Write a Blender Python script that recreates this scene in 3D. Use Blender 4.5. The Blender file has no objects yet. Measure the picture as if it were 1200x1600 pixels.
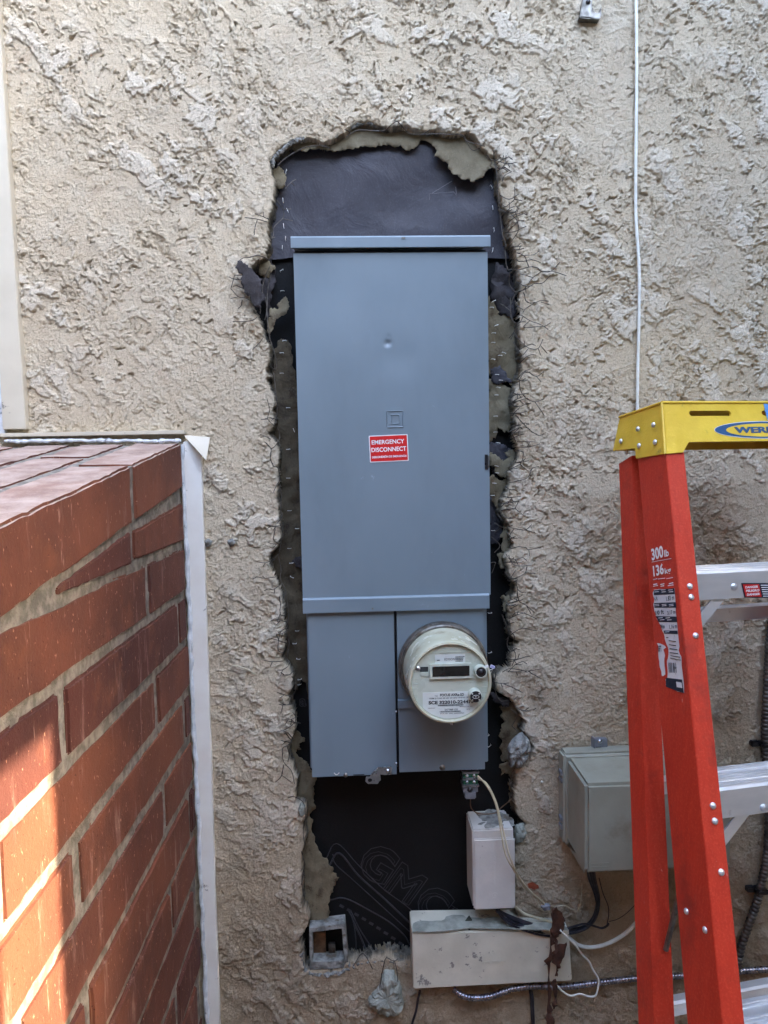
import bpy, bmesh, math, random
import numpy as np
from mathutils import Vector, Matrix, noise as mnoise
from mathutils.geometry import delaunay_2d_cdt
rad = math.radians
random.seed(7); RNG = np.random.default_rng(11)
S = bpy.context.scene
COL = S.collection

# ------------------------------------------------------------------ camera
FPX, CAMD, CAMZ = 1050.0, 1.34, 1.70
def _rot(yaw, pitch, roll):
    cy, sy, cp, sp, cr, sr = math.cos(yaw), math.sin(yaw), math.cos(pitch), math.sin(pitch), math.cos(roll), math.sin(roll)
    f = np.array([sy*cp, cy*cp, sp]); r0 = np.array([cy, -sy, 0.]); u0 = np.cross(r0, f)
    return np.array([cr*r0+sr*u0, -(-sr*r0+cr*u0), f])
RC = _rot(rad(2.25), rad(-3.7), rad(-1.115))
CC = np.array([0, -CAMD, CAMZ])
cam = bpy.data.objects.new('camera', bpy.data.cameras.new('camera')); COL.objects.link(cam)
M = Matrix.Identity(4)
for i in range(3):
    M[i][0], M[i][1], M[i][2], M[i][3] = RC[0][i], -RC[1][i], -RC[2][i], CC[i]
cam.matrix_world = M
cam.data.sensor_fit = 'VERTICAL'; cam.data.sensor_height = 32.0; cam.data.lens = FPX/1600*32.0
cam.data.clip_start = 0.01; cam.data.clip_end = 500
S.camera = cam

# ------------------------------------------------------------------ light
SUN_DIR = Vector((1.0, -0.30, 0.56)).normalized()       # towards the sun
W = bpy.data.worlds.new("World"); S.world = W; W.use_nodes = True
nt = W.node_tree; nt.nodes.clear()
sky = nt.nodes.new('ShaderNodeTexSky'); sky.sky_type = 'NISHITA'; sky.sun_disc = False
sky.sun_elevation = math.asin(SUN_DIR.z); sky.sun_rotation = math.atan2(SUN_DIR.x, SUN_DIR.y)
sky.air_density = 1.0; sky.dust_density = 3.5; sky.ozone_density = 0.6
bg = nt.nodes.new('ShaderNodeBackground'); bg.inputs[1].default_value = 0.15
wo = nt.nodes.new('ShaderNodeOutputWorld')
nt.links.new(sky.outputs[0], bg.inputs[0]); nt.links.new(bg.outputs[0], wo.inputs[0])
sl = bpy.data.lights.new('sun', 'SUN'); sl.energy = 2.0; sl.angle = rad(0.5); sl.color = (.66, .52, .36)
so = bpy.data.objects.new('sun', sl); COL.objects.link(so)
so.rotation_euler = (-SUN_DIR).to_track_quat('-Z', 'Y').to_euler()
S.view_settings.view_transform = 'Standard'; S.view_settings.look = 'None'
S.view_settings.exposure = 4.65; S.view_settings.gamma = 1.0; S.view_settings.use_curve_mapping = False
S.cycles.max_bounces = 6; S.cycles.diffuse_bounces = 4; S.cycles.caustics_reflective = False; S.cycles.caustics_refractive = False

# ------------------------------------------------------------------ measuring helpers (photo pixel -> point on a real plane)
def P(x, y, Y=0.0):
    d = RC.T @ np.array([(x-600)/FPX, (y-800)/FPX, 1.]); return CC + d*(Y-CC[1])/d[1]
def Pplane(x, y, o, n):
    d = RC.T @ np.array([(x-600)/FPX, (y-800)/FPX, 1.]); o = np.array(o); n = np.array(n)
    return CC + d*(((o-CC) @ n)/(d @ n))

# ------------------------------------------------------------------ materials
def lin(c):
    c = [v/255 for v in c]
    return tuple((v/12.92 if v <= .04045 else ((v+.055)/1.055)**2.4) for v in c) + (1,)
def sock(nd, n):
    return nd.inputs[n]
class Mat:
    def __init__(s, name, rough=.7, metal=0., spec=.5):
        s.m = bpy.data.materials.new(name); s.m.use_nodes = True; s.t = s.m.node_tree
        s.b = s.t.nodes['Principled BSDF']; s.b.inputs['Roughness'].default_value = rough
        s.b.inputs['Metallic'].default_value = metal; s.b.inputs['Specular IOR Level'].default_value = spec
        s.tc = s.t.nodes.new('ShaderNodeTexCoord').outputs['Object']
    def n(s, kind, **kw):
        nd = s.t.nodes.new(kind)
        for k, v in kw.items(): setattr(nd, k, v)
        return nd
    def link(s, a, b): s.t.links.new(a, b)
    def noise(s, scale, detail=4, rough=.55, stretch=None, dist=0):
        nd = s.n('ShaderNodeTexNoise'); nd.inputs['Scale'].default_value = scale; nd.inputs['Detail'].default_value = detail
        nd.inputs['Roughness'].default_value = rough; nd.inputs['Distortion'].default_value = dist
        if stretch:
            mp = s.n('ShaderNodeMapping'); mp.inputs['Scale'].default_value = stretch; s.link(s.tc, mp.inputs[0]); s.link(mp.outputs[0], nd.inputs['Vector'])
        else: s.link(s.tc, nd.inputs['Vector'])
        return nd.outputs['Fac']
    def ramp(s, fac, lo, hi, a=0., b=1.):
        nd = s.n('ShaderNodeMapRange'); nd.interpolation_type = 'SMOOTHSTEP'
        for i, v in enumerate((lo, hi, a, b)): nd.inputs[i+1].default_value = v
        s.link(fac, nd.inputs[0]); return nd.outputs[0]
    def mix(s, fac, a, b):
        nd = s.n('ShaderNodeMix', data_type='RGBA')
        for k, v in ((0, fac), (6, a), (7, b)):
            if isinstance(v, (int, float)): nd.inputs[k].default_value = v
            elif isinstance(v, tuple): nd.inputs[k].default_value = v
            else: s.link(v, nd.inputs[k])
        return nd.outputs[2]
    def attr(s, name):
        nd = s.n('ShaderNodeAttribute'); nd.attribute_name = name; return nd.outputs['Fac']
    def math(s, op, a, b):
        nd = s.n('ShaderNodeMath', operation=op)
        for k, v in ((0, a), (1, b)):
            if isinstance(v, (int, float)): nd.inputs[k].default_value = v
            else: s.link(v, nd.inputs[k])
        return nd.outputs[0]
    def color(s, c):
        if isinstance(c, tuple): s.b.inputs['Base Color'].default_value = c
        else: s.link(c, s.b.inputs['Base Color'])
    def bump(s, h, dist=.001, strength=1.):
        nd = s.n('ShaderNodeBump'); nd.inputs['Distance'].default_value = dist; nd.inputs['Strength'].default_value = strength
        s.link(h, nd.inputs['Height'])
        if s.b.inputs['Normal'].is_linked: s.link(s.b.inputs['Normal'].links[0].from_socket, nd.inputs['Normal'])
        s.link(nd.outputs[0], s.b.inputs['Normal'])
    def rough(s, v): s.link(v, s.b.inputs['Roughness'])

def simple(name, c1, c2, scale=30, rough=.6, metal=0., bump=0., bscale=200, spec=.5, dirt=None, dscale=12, dlo=.55, dhi=.7, stretch=None):
    m = Mat(name, rough, metal, spec)
    col = m.mix(m.ramp(m.noise(scale, 5, stretch=stretch), .35, .65), lin(c1), lin(c2))
    if dirt: col = m.mix(m.ramp(m.noise(dscale, 6, .65), dlo, dhi, 0, .8), col, lin(dirt))
    m.color(col)
    if bump: m.bump(m.noise(bscale, 4, .6, stretch=stretch), bump)
    m.rough(m.ramp(m.noise(scale*1.7, 4), .3, .7, max(.05, rough-.08), min(1, rough+.1)))
    return m.m

def mat_stucco():
    m = Mat('stucco', .95, 0, .15)
    big = m.noise(3.2, 4); mid = m.noise(22, 5, .6); fine = m.noise(160, 4, .6)
    c = m.mix(m.ramp(big, .35, .68), lin((216, 199, 171)), lin((208, 192, 167)))
    c = m.mix(m.ramp(mid, .4, .72, 0, .6), c, lin((222, 210, 186)))
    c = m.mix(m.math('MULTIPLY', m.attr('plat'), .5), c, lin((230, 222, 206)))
    c = m.mix(m.math('MULTIPLY', m.attr('pit'), .42), c, lin((134, 114, 90)))  # recesses browned: shade painted into the colour along with dirt
    c = m.mix(m.ramp(m.noise(7, 6, .7), .6, .72, 0, .35), c, lin((166, 132, 104)))
    c = m.mix(m.ramp(m.noise(300, 3, .7), .54, .70, 0, .45), c, lin((136, 120, 98)))
    c = m.mix(m.ramp(m.noise(380, 2, .6), .60, .72, 0, .55), c, lin((236, 226, 206)))
    c = m.mix(m.ramp(m.noise(140, 4, .7, stretch=(1, 1, .4)), .60, .72, 0, .25), c, lin((128, 110, 88)))
    # weathered, dirtier render low down by the utility boxes
    c = m.mix(m.math('MULTIPLY', m.attr('grime'), m.ramp(mid, .3, .65, .45, .9)), c, lin((146, 126, 100)))
    dark_blobs = m.math('MULTIPLY', m.attr('dark_blobs'), m.ramp(m.noise(60, 5, .7), .3, .6))
    c = m.mix(dark_blobs, c, lin((88, 80, 72)))
    cem = m.mix(m.ramp(m.noise(90, 5, .7), .35, .65), lin((118, 114, 104)), lin((66, 62, 56)))
    cem = m.mix(m.ramp(m.noise(45, 4), .5, .6), cem, lin((120, 108, 88)))
    c = m.mix(m.attr('core'), c, cem)
    m.color(c); m.bump(m.noise(520, 5, .75), .0030, 1.); m.bump(m.noise(230, 4, .7), .0030, .8)
    return m.m
def mat_brick(bloom=False):
    m = Mat('brick_clay', .75, 0, .3)
    oi = m.n('ShaderNodeObjectInfo').outputs['Random']
    c = m.mix(m.ramp(oi, 0, 1), lin((84, 47, 40)), lin((118, 70, 51)))
    c = m.mix(m.ramp(m.noise(7, 5, .6), .35, .7, 0, .75), c, lin((66, 40, 37)))
    c = m.mix(m.ramp(m.noise(14, 5, .6), .5, .75, 0, .7), c, lin((122, 74, 52)))
    speck = m.ramp(m.noise(260, 3, .6, stretch=(1, .8, .45)), .645, .72)
    c = m.mix(m.math('MULTIPLY', speck, .6), c, lin((196, 150, 124)))
    dark = m.ramp(m.noise(190, 2, .5), .70, .75)
    c = m.mix(m.math('MULTIPLY', dark, .7), c, lin((70, 30, 24)))
    smear = m.math('MAXIMUM', m.ramp(m.noise(34, 6, .75, stretch=(1, 1.0, .14)), .56, .74, 0, .40), m.ramp(m.noise(120, 4, .7, stretch=(1, 1, .10)), .64, .74, 0, .5))
    c = m.mix(smear, c, lin((190, 160, 146)))
    # weathered chalky bloom lying on faces that look up
    if not bloom: m.color(c); m.bump(m.noise(260, 4, .65), .0012, .9); m.bump(m.math('SUBTRACT', 1., dark), .0014, .9); m.bump(m.noise(40, 4, .6), .002, .6); return m.m
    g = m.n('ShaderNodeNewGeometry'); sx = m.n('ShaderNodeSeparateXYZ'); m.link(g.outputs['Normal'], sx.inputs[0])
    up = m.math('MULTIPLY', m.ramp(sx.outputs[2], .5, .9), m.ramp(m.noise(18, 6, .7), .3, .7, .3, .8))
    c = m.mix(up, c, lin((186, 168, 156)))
    m.color(c); m.bump(m.noise(260, 4, .65), .0009, .8); m.bump(m.math('SUBTRACT', 1., dark), .0012, .8)
    m.bump(m.noise(40, 4, .6), .0016, .5)
    return m.m
def mat_panel():
    m = Mat('grey_enamel', .42, 0., .5)
    c = m.mix(m.ramp(m.noise(4, 4), .3, .7), lin((110, 125, 134)), lin((116, 130, 139)))
    scuff = m.math('MAXIMUM', m.ramp(m.noise(16, 8, .75), .66, .74), m.ramp(m.noise(90, 6, .8, stretch=(1, 1, .3)), .70, .74))
    c = m.mix(m.ramp(m.noise(2.2, 5, .7, stretch=(1.6, 1, .6)), .42, .68, 0, .5), c, lin((100, 112, 120)))
    c = m.mix(m.math('MULTIPLY', scuff, .6), c, lin((172, 188, 200)))
    c = m.mix(m.ramp(m.noise(34, 6, .7, stretch=(1, 1, .25)), .66, .8, 0, .4), c, lin((96, 106, 116)))
    m.color(c); m.rough(m.ramp(m.noise(9, 5), .3, .7, .34, .52))
    m.bump(m.noise(420, 2), .00012, .5); m.bump(m.noise(3.0, 2), .004, .5)
    return m.m
def mat_frp():
    m = Mat('orange_fibreglass', .48, 0, .45)
    c = m.mix(m.ramp(m.noise(30, 5, .6, stretch=(3, 3, .4)), .3, .7), lin((184, 46, 26)), lin((194, 54, 32)))
    c = m.mix(m.ramp(m.noise(300, 3, .6), .45, .75, 0, .5), c, lin((216, 84, 58)))
    c = m.mix(m.ramp(m.noise(90, 5, .75, stretch=(3, 3, .06)), .58, .74, 0, .4), c, lin((226, 118, 92)))
    c = m.mix(m.ramp(m.noise(55, 6, .75, stretch=(2, 2, .5)), .68, .72, 0, .8), c, lin((232, 190, 176)))
    c = m.mix(m.ramp(m.noise(9, 5, .7), .50, .72, 0, .6), c, lin((118, 34, 28)))
    m.color(c); m.bump(m.noise(600, 2), .0002, .6); m.bump(m.noise(260, 2, stretch=(1, 1, .02)), .0004, .6)
    return m.m
def mat_alu(name='aluminium', c1=(232, 235, 238), c2=(206, 210, 214)):
    m = Mat(name, .38, .7, .5)
    c = m.mix(m.ramp(m.noise(14, 6, .6, stretch=(.15, 1, 1)), .3, .7), lin(c1), lin(c2))
    c = m.mix(m.ramp(m.noise(40, 6, .7), .62, .78, 0, .5), c, lin((96, 94, 92)))
    m.color(c); m.rough(m.ramp(m.noise(60, 5), .3, .7, .28, .5)); return m.m
def mat_paper(name, c1, c2, rough=.6, wr=.004, stain=None):
    m = Mat(name, rough, 0, .3)
    c = m.mix(m.ramp(m.noise(16, 6, .65), .3, .7), lin(c1), lin(c2))
    if stain: c = m.mix(m.ramp(m.noise(34, 6, .7), .52, .68, 0, .85), c, lin(stain))
    c = m.mix(m.ramp(m.noise(320, 4, .6), .5, .75, 0, .25), c, lin(tuple(min(255, v+34) for v in c1)))
    m.color(c); m.bump(m.noise(11, 4, .6, dist=1.2), wr, .8); m.bump(m.noise(260, 3), .0003, .6); return m.m

MT = {}
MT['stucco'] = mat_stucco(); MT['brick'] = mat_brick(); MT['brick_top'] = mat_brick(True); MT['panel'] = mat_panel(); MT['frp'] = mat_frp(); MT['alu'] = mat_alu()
MT['mortar'] = simple('mortar', (144, 139, 130), (108, 104, 97), 60, .95, bump=.0025, bscale=260, spec=.1)
MT['trim'] = simple('painted_trim', (200, 192, 174), (192, 184, 166), 10, .55, bump=.0003, bscale=60, dirt=(120, 116, 112), dscale=22, dlo=.69, dhi=.72)
MT['trim2'] = simple('white_trim', (232, 230, 224), (224, 220, 212), 10, .5, bump=.0003, bscale=60, dirt=(130, 126, 122), dscale=30, dlo=.66, dhi=.70)
MT['caulk'] = simple('white_caulk', (214, 218, 222), (186, 190, 194), 50, .5, bump=.002, bscale=90, dirt=(110, 110, 112), dscale=60, dlo=.62, dhi=.68)
MT['darkgap'] = simple('dark_gap_grey', (86, 88, 92), (60, 62, 66), 40, .7)
MT['felt'] = mat_paper('building_paper', (60, 59, 66), (54, 53, 59), .62, .006)
MT['felt2'] = mat_paper('building_paper_low', (10, 10, 11), (7, 7, 8), .75, .003)
MT['felt3'] = mat_paper('old_felt', (62, 58, 60), (40, 36, 36), .8, .006)
MT['print'] = simple('paper_print', (50, 50, 54), (40, 40, 44), 60, .6)
MT['print2'] = simple('paper_print_pale', (112, 110, 114), (96, 94, 98), 60, .6)
MT['kraft'] = mat_paper('kraft_paper', (118, 108, 86), (94, 84, 66), .85, .006, (66, 52, 38))
MT['kraft3'] = mat_paper('kraft_paper_dirty', (92, 82, 64), (64, 56, 44), .9, .008, (44, 34, 26))
MT['kraft2'] = mat_paper('kraft_paper_torn', (122, 114, 94), (100, 92, 74), .85, .005)
MT['staple'] = simple('staple_wire', (220, 218, 212), (190, 188, 182), 90, .4, .3)
MT['wire'] = simple('netting_wire', (92, 86, 78), (60, 54, 48), 90, .6, .35)
MT['cement'] = simple('broken_cement', (150, 150, 144), (104, 104, 100), 60, .95, bump=.004, bscale=110, dirt=(96, 84, 68), dscale=40, dlo=.55, dhi=.65, spec=.15)
MT['bluecement'] = simple('grey_mortar_lump', (160, 162, 150), (130, 132, 122), 40, .9, bump=.003, bscale=130, spec=.15)
MT['steel'] = simple('zinc_steel', (186, 190, 194), (160, 164, 168), 60, .3, .9)
MT['dullsteel'] = simple('dull_steel', (126, 124, 118), (96, 94, 90), 60, .45, .85, dirt=(80, 66, 50), dscale=40)
MT['meterbody'] = simple('meter_cover_plastic', (188, 188, 166), (176, 174, 150), 20, .2, dirt=(140, 130, 104), dscale=26, dlo=.55, dhi=.75, spec=.6)
MT['meterface'] = simple('meter_face_plastic', (188, 195, 180), (182, 189, 174), 20, .3, spec=.5)
MT['metlabel'] = simple('meter_label', (206, 212, 206), (200, 206, 200), 20, .4)
MT['lcd'] = simple('display_glass', (40, 38, 34), (34, 32, 28), 30, .12, spec=.6)
MT['black'] = simple('black_plastic', (30, 30, 34), (24, 24, 27), 60, .35)
MT['ink'] = simple('print_ink', (54, 58, 60), (44, 48, 50), 60, .5)
MT['white'] = simple('white_print', (232, 232, 232), (222, 222, 222), 60, .45)
MT['red'] = simple('red_label', (206, 30, 28), (196, 26, 26), 60, .4)
MT['whitecable'] = simple('white_cable_jacket', (226, 230, 226), (214, 216, 208), 40, .4)
MT['creamwire'] = simple('cream_wire', (196, 188, 160), (170, 160, 132), 40, .45)
MT['copper'] = simple('tarnished_copper', (118, 92, 68), (90, 70, 52), 60, .5, .6)
MT['darkcable'] = simple('dark_cable', (36, 38, 48), (24, 25, 32), 40, .38)
MT['green'] = simple('green_terminal', (46, 116, 84), (30, 90, 64), 60, .4, dirt=(120, 140, 130), dscale=70)
MT['greyplastic'] = simple('grey_terminal_plastic', (122, 126, 132), (108, 112, 118), 60, .45)
MT['boxpaint'] = simple('box_paint', (200, 196, 188), (190, 187, 180), 20, .5, bump=.0003, bscale=220, dirt=(110, 104, 100), dscale=55, dlo=.70, dhi=.74)
MT['boxpaint2'] = simple('chipped_box_paint', (206, 202, 184), (190, 186, 168), 14, .6, bump=.0005, bscale=160, dirt=(104, 98, 98), dscale=40, dlo=.61, dhi=.65)
MT['telecom'] = simple('telecom_box_plastic', (150, 151, 138), (138, 139, 126), 9, .5, bump=.0002, bscale=300, dirt=(112, 108, 92), dscale=14, dlo=.5, dhi=.8)
MT['flex'] = simple('armoured_conduit', (170, 170, 182), (120, 120, 132), 60, .3, .95)
MT['flex2'] = simple('tarnished_conduit', (120, 118, 116), (84, 82, 82), 60, .42, .9)
MT['yellow'] = simple('yellow_cap_plastic', (226, 190, 62), (216, 178, 52), 26, .42, bump=.0004, bscale=220, dirt=(128, 110, 62), dscale=36, dlo=.60, dhi=.74)
MT['blueink'] = simple('blue_print', (34, 84, 126), (28, 74, 116), 60, .45)
MT['bluelabel'] = simple('blue_label', (96, 150, 204), (84, 138, 192), 60, .4)
MT['navy'] = simple('navy_label', (26, 32, 52), (22, 28, 46), 60, .45)
MT['labelwhite'] = simple('torn_white_label', (214, 214, 216), (198, 198, 202), 30, .55, dirt=(120, 116, 116), dscale=120, dlo=.62, dhi=.68)
MT['rust'] = simple('rust_brown_strip', (74, 44, 28), (50, 28, 18), 60, .8, bump=.002, bscale=160)
MT['leaf'] = simple('dry_leaf', (58, 60, 46), (44, 44, 34), 60, .7)
MT['redleaf'] = simple('dry_red_leaf', (150, 72, 44), (116, 52, 34), 60, .7)
MT['ground'] = simple('concrete_paving', (92, 87, 79), (76, 72, 66), 3, .9, bump=.002, bscale=80)
MT['fence'] = simple('sun_blocker_boards', (150, 130, 108), (126, 108, 88), 9, .85, stretch=(1, 1, .15), bump=.001)

# ------------------------------------------------------------------ object helpers
ORIG = {}
def link(o, parent=None):
    COL.objects.link(o)
    if parent is not None: o.parent = parent
def thing(name, label, cat, loc, group=None):
    o = bpy.data.objects.new(name, None); COL.objects.link(o); o.empty_display_size = .05
    o.location = loc; ORIG[o.name] = np.array(loc, float)
    o['label'] = label; o['category'] = cat
    if group: o['group'] = group
    return o
def mobj(name, verts, faces, mat, parent=None, smooth=False, label=None, bevel=0, seg=2):
    """verts are world coordinates; the parent's own place is taken off."""
    v = np.array(verts, float)
    if parent is not None: off = ORIG[parent.name]
    else: off = v.mean(0) if len(v) else np.zeros(3)
    me = bpy.data.meshes.new(name); me.from_pydata((v-off).tolist(), [], faces)
    if bevel:
        bm = bmesh.new(); bm.from_mesh(me)
        bmesh.ops.remove_doubles(bm, verts=bm.verts, dist=1e-6); bmesh.ops.recalc_face_normals(bm, faces=bm.faces)
        ed = [e for e in bm.edges if len(e.link_faces) == 2 and e.calc_face_angle(0) > rad(25)]
        bmesh.ops.bevel(bm, geom=ed, offset=bevel, segments=seg, affect='EDGES', clamp_overlap=True)
        bm.to_mesh(me); bm.free(); smooth = True
    me.materials.append(mat)
    if smooth: me.shade_smooth() if not bevel else me.shade_smooth()
    if smooth and hasattr(me, 'set_sharp_from_angle'): me.set_sharp_from_angle(angle=rad(38))
    o = bpy.data.objects.new(name, me); link(o, parent)
    if parent is None: o.location = off
    if bevel: md = o.modifiers.new('weighted_normal', 'WEIGHTED_NORMAL'); md.keep_sharp = True; md.weight = 90
    # children of parts: remember absolute origin
    ORIG[o.name] = off
    if label: o['label'] = label
    return o
def tag(o, label, cat=None, group=None):
    o['label'] = label
    if cat: o['category'] = cat
    if group: o['group'] = group
    return o
def struct(o): o['kind'] = 'structure'; return o
class G:
    """gathers geometry in world coordinates"""
    def __init__(s): s.v = []; s.f = []
    def add(s, v, f):
        k = len(s.v); s.v += [tuple(map(float, p)) for p in v]; s.f += [tuple(i+k for i in q) for q in f]; return s
    def box(s, x0, x1, y0, y1, z0, z1):
        return s.add([(x0,y0,z0),(x1,y0,z0),(x1,y1,z0),(x0,y1,z0),(x0,y0,z1),(x1,y0,z1),(x1,y1,z1),(x0,y1,z1)],
                     [(0,3,2,1),(4,5,6,7),(0,1,5,4),(1,2,6,5),(2,3,7,6),(3,0,4,7)])
    def prism(s, poly, vec):
        """closed polygon of 3-D points pushed along vec"""
        n = len(poly); vec = np.array(vec); a = [np.array(p, float) for p in poly]
        return s.add(a+[p+vec for p in a], [tuple(range(n-1, -1, -1)), tuple(range(n, 2*n))]+[(i, (i+1) % n, (i+1) % n+n, i+n) for i in range(n)])
    def tube(s, pts, r, sides=8, radf=None, cap=True):
        pts = [Vector(p) for p in pts]; n = len(pts); rings = []
        t0 = (pts[1]-pts[0]).normalized(); up = Vector((0, 1, 0)) if abs(t0.y) < .9 else Vector((1, 0, 0))
        nrm = (up - t0*up.dot(t0)).normalized()
        for i, p in enumerate(pts):
            t = ((pts[min(i+1, n-1)]-pts[max(i-1, 0)])).normalized()
            nrm = (nrm - t*nrm.dot(t)).normalized(); bn = t.cross(nrm)
            rr = r*(radf(i) if radf else 1)
            rings.append([p+nrm*rr*math.cos(2*math.pi*k/sides)+bn*rr*math.sin(2*math.pi*k/sides) for k in range(sides)])
        v = [q for rg in rings for q in rg]; f = []
        for i in range(n-1):
            for k in range(sides):
                a, b = i*sides+k, i*sides+(k+1) % sides; f.append((a, b, b+sides, a+sides))
        if cap: f.append(tuple(range(sides-1, -1, -1))); f.append(tuple((n-1)*sides+k for k in range(sides)))
        return s.add(v, f)
    def lathe(s, prof, c, axis=(0, -1, 0), seg=48, xdir=(1, 0, 0), arc=1.0):
        """prof: list of (radius, distance along axis)"""
        c = Vector(c); ax = Vector(axis).normalized(); x = Vector(xdir); x = (x-ax*x.dot(ax)).normalized(); y = ax.cross(x)
        v = []; f = []; n = len(prof)
        for k in range(seg):
            a = 2*math.pi*k/seg
            for (r, h) in prof: v.append(c+ax*h+(x*math.cos(a)+y*math.sin(a))*r)
        for k in range(seg):
            k2 = (k+1) % seg
            for i in range(n-1): f.append((k*n+i, k2*n+i, k2*n+i+1, k*n+i+1))
        return s.add(v, f)
    def obj(s, name, mat, parent=None, **kw): return mobj(name, s.v, s.f, mat, parent, **kw)
def cr(pts, k=8):
    """smooth curve through points"""
    p = [np.array(q, float) for q in pts]; p = [2*p[0]-p[1]]+p+[2*p[-1]-p[-2]]; out = []
    for i in range(1, len(p)-2):
        for j in range(k):
            t = j/k
            out.append(.5*((2*p[i])+(-p[i-1]+p[i+1])*t+(2*p[i-1]-5*p[i]+4*p[i+1]-p[i+2])*t*t+(-p[i-1]+3*p[i]-3*p[i+1]+p[i+2])*t**3))
    out.append(p[-2]); return out
def text_geo(body, size=1., bold=0., outline=0., align='CENTER', shear=0., spacing=1.):
    cu = bpy.data.curves.new('t', 'FONT'); cu.body = body; cu.size = size; cu.align_x = align; cu.align_y = 'CENTER'
    cu.shear = shear; cu.space_character = spacing; cu.offset = bold*size; cu.resolution_u = 3
    if outline: cu.fill_mode = 'NONE'; cu.bevel_depth = outline; cu.bevel_resolution = 0
    o = bpy.data.objects.new('t', cu); COL.objects.link(o)
    dg = bpy.context.evaluated_depsgraph_get(); dg.update()
    me = bpy.data.meshes.new_from_object(o.evaluated_get(dg))
    v = [tuple(q.co) for q in me.vertices]; f = [tuple(q.vertices) for q in me.polygons]
    bpy.data.objects.remove(o); bpy.data.curves.remove(cu); bpy.data.meshes.remove(me)
    return v, f
def place(vf, o, ux, uy, un, sx=1., sy=1., lift=0.):
    """put flat geometry on the plane at o with axes ux, uy and normal un"""
    o, ux, uy, un = map(lambda q: np.array(q, float), (o, ux, uy, un))
    return [o+ux*p[0]*sx+uy*p[1]*sy+un*(p[2]+lift) for p in vf[0]], vf[1]
XW, ZW, NW = (1, 0, 0), (0, 0, 1), (0, -1, 0)
def ragged(poly, amp=.18, depth=3, seed=0, closed=True):
    r = random.Random(seed); pts = [tuple(p) for p in poly]
    for _ in range(depth):
        out = []; n = len(pts)
        for i in range(n if closed else n-1):
            a, b = pts[i], pts[(i+1) % n]; L = math.hypot(b[0]-a[0], b[1]-a[1])
            k = r.gauss(0, amp)*min(L, 14)*.6 if L > 2.0 else 0
            out.append(a)
            if L > 2.0: out.append(((a[0]+b[0])/2-(b[1]-a[1])/L*k, (a[1]+b[1])/2+(b[0]-a[0])/L*k))
        if not closed: out.append(pts[-1])
        pts = out
    return pts
def sheet(name, poly_px, Y, mat, parent=None, amp=.25, depth=3, seed=0, relief=.004, rscale=22, curl=None, step=7, thick=.0, label=None, cat=None):
    """torn sheet: ragged outline, relief in depth, optional curl(x,y px)->extra depth (negative = towards the viewer)"""
    pts = ragged(poly_px, amp, depth, seed)
    n = len(pts); edges = [(i, (i+1) % n) for i in range(n)]
    xs = [p[0] for p in pts]; ys = [p[1] for p in pts]; r = random.Random(seed+5)
    inner = []
    for y in np.arange(min(ys), max(ys), step):
        for x in np.arange(min(xs), max(xs), step):
            q = (x+r.uniform(-2, 2), y+r.uniform(-2, 2)); c = False; j = n-1
            for i in range(n):
                if (ys[i] > q[1]) != (ys[j] > q[1]) and q[0] < (xs[j]-xs[i])*(q[1]-ys[i])/(ys[j]-ys[i])+xs[i]: c = not c
                j = i
            if c: inner.append(q)
    vs, _, fs, *_ = delaunay_2d_cdt([Vector(p) for p in pts+inner], edges, [], 1, .05)
    V = []
    for v in vs:
        w = P(v.x, v.y, Y); z = mnoise.fractal(Vector((w[0]*rscale, seed*3.1, w[2]*rscale)), .8, 2.1, 4)*relief
        e = curl(v.x, v.y) if curl else 0
        V.append((w[0], Y+z+e, w[2]))
    F = [tuple(f) for f in fs]
    o = mobj(name, V, F, mat, parent, smooth=True, label=label)
    if thick:
        md = o.modifiers.new('thickness', 'SOLIDIFY'); md.thickness = thick; md.offset = 0
    if cat: o['category'] = cat
    return o
def chunk(name, mat, c, size, seed, parent=None, label=None, cat=None, flat=.5, amp=.35, subdiv=4):
    bm = bmesh.new(); bmesh.ops.create_icosphere(bm, subdivisions=subdiv, radius=1.)
    for v in bm.verts:
        p = v.co.copy(); d = p.normalized()
        k = 1+amp*mnoise.fractal(d*1.4+Vector((seed*7.3, 0, 0)), .7, 2., 4)
        cellv = mnoise.voronoi(d*1.3+Vector((seed, seed, 0)))[0][0]
        k *= .86+.28*cellv
        v.co = Vector((d.x*size[0]*k, d.y*size[1]*k, d.z*size[2]*k))+Vector(c)
    V = [tuple(v.co) for v in bm.verts]; F = [tuple(q.index for q in f.verts) for f in bm.faces]; bm.free()
    o = mobj(name, V, F, mat, parent, smooth=True)
    if label: tag(o, label, cat)
    return o

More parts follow.
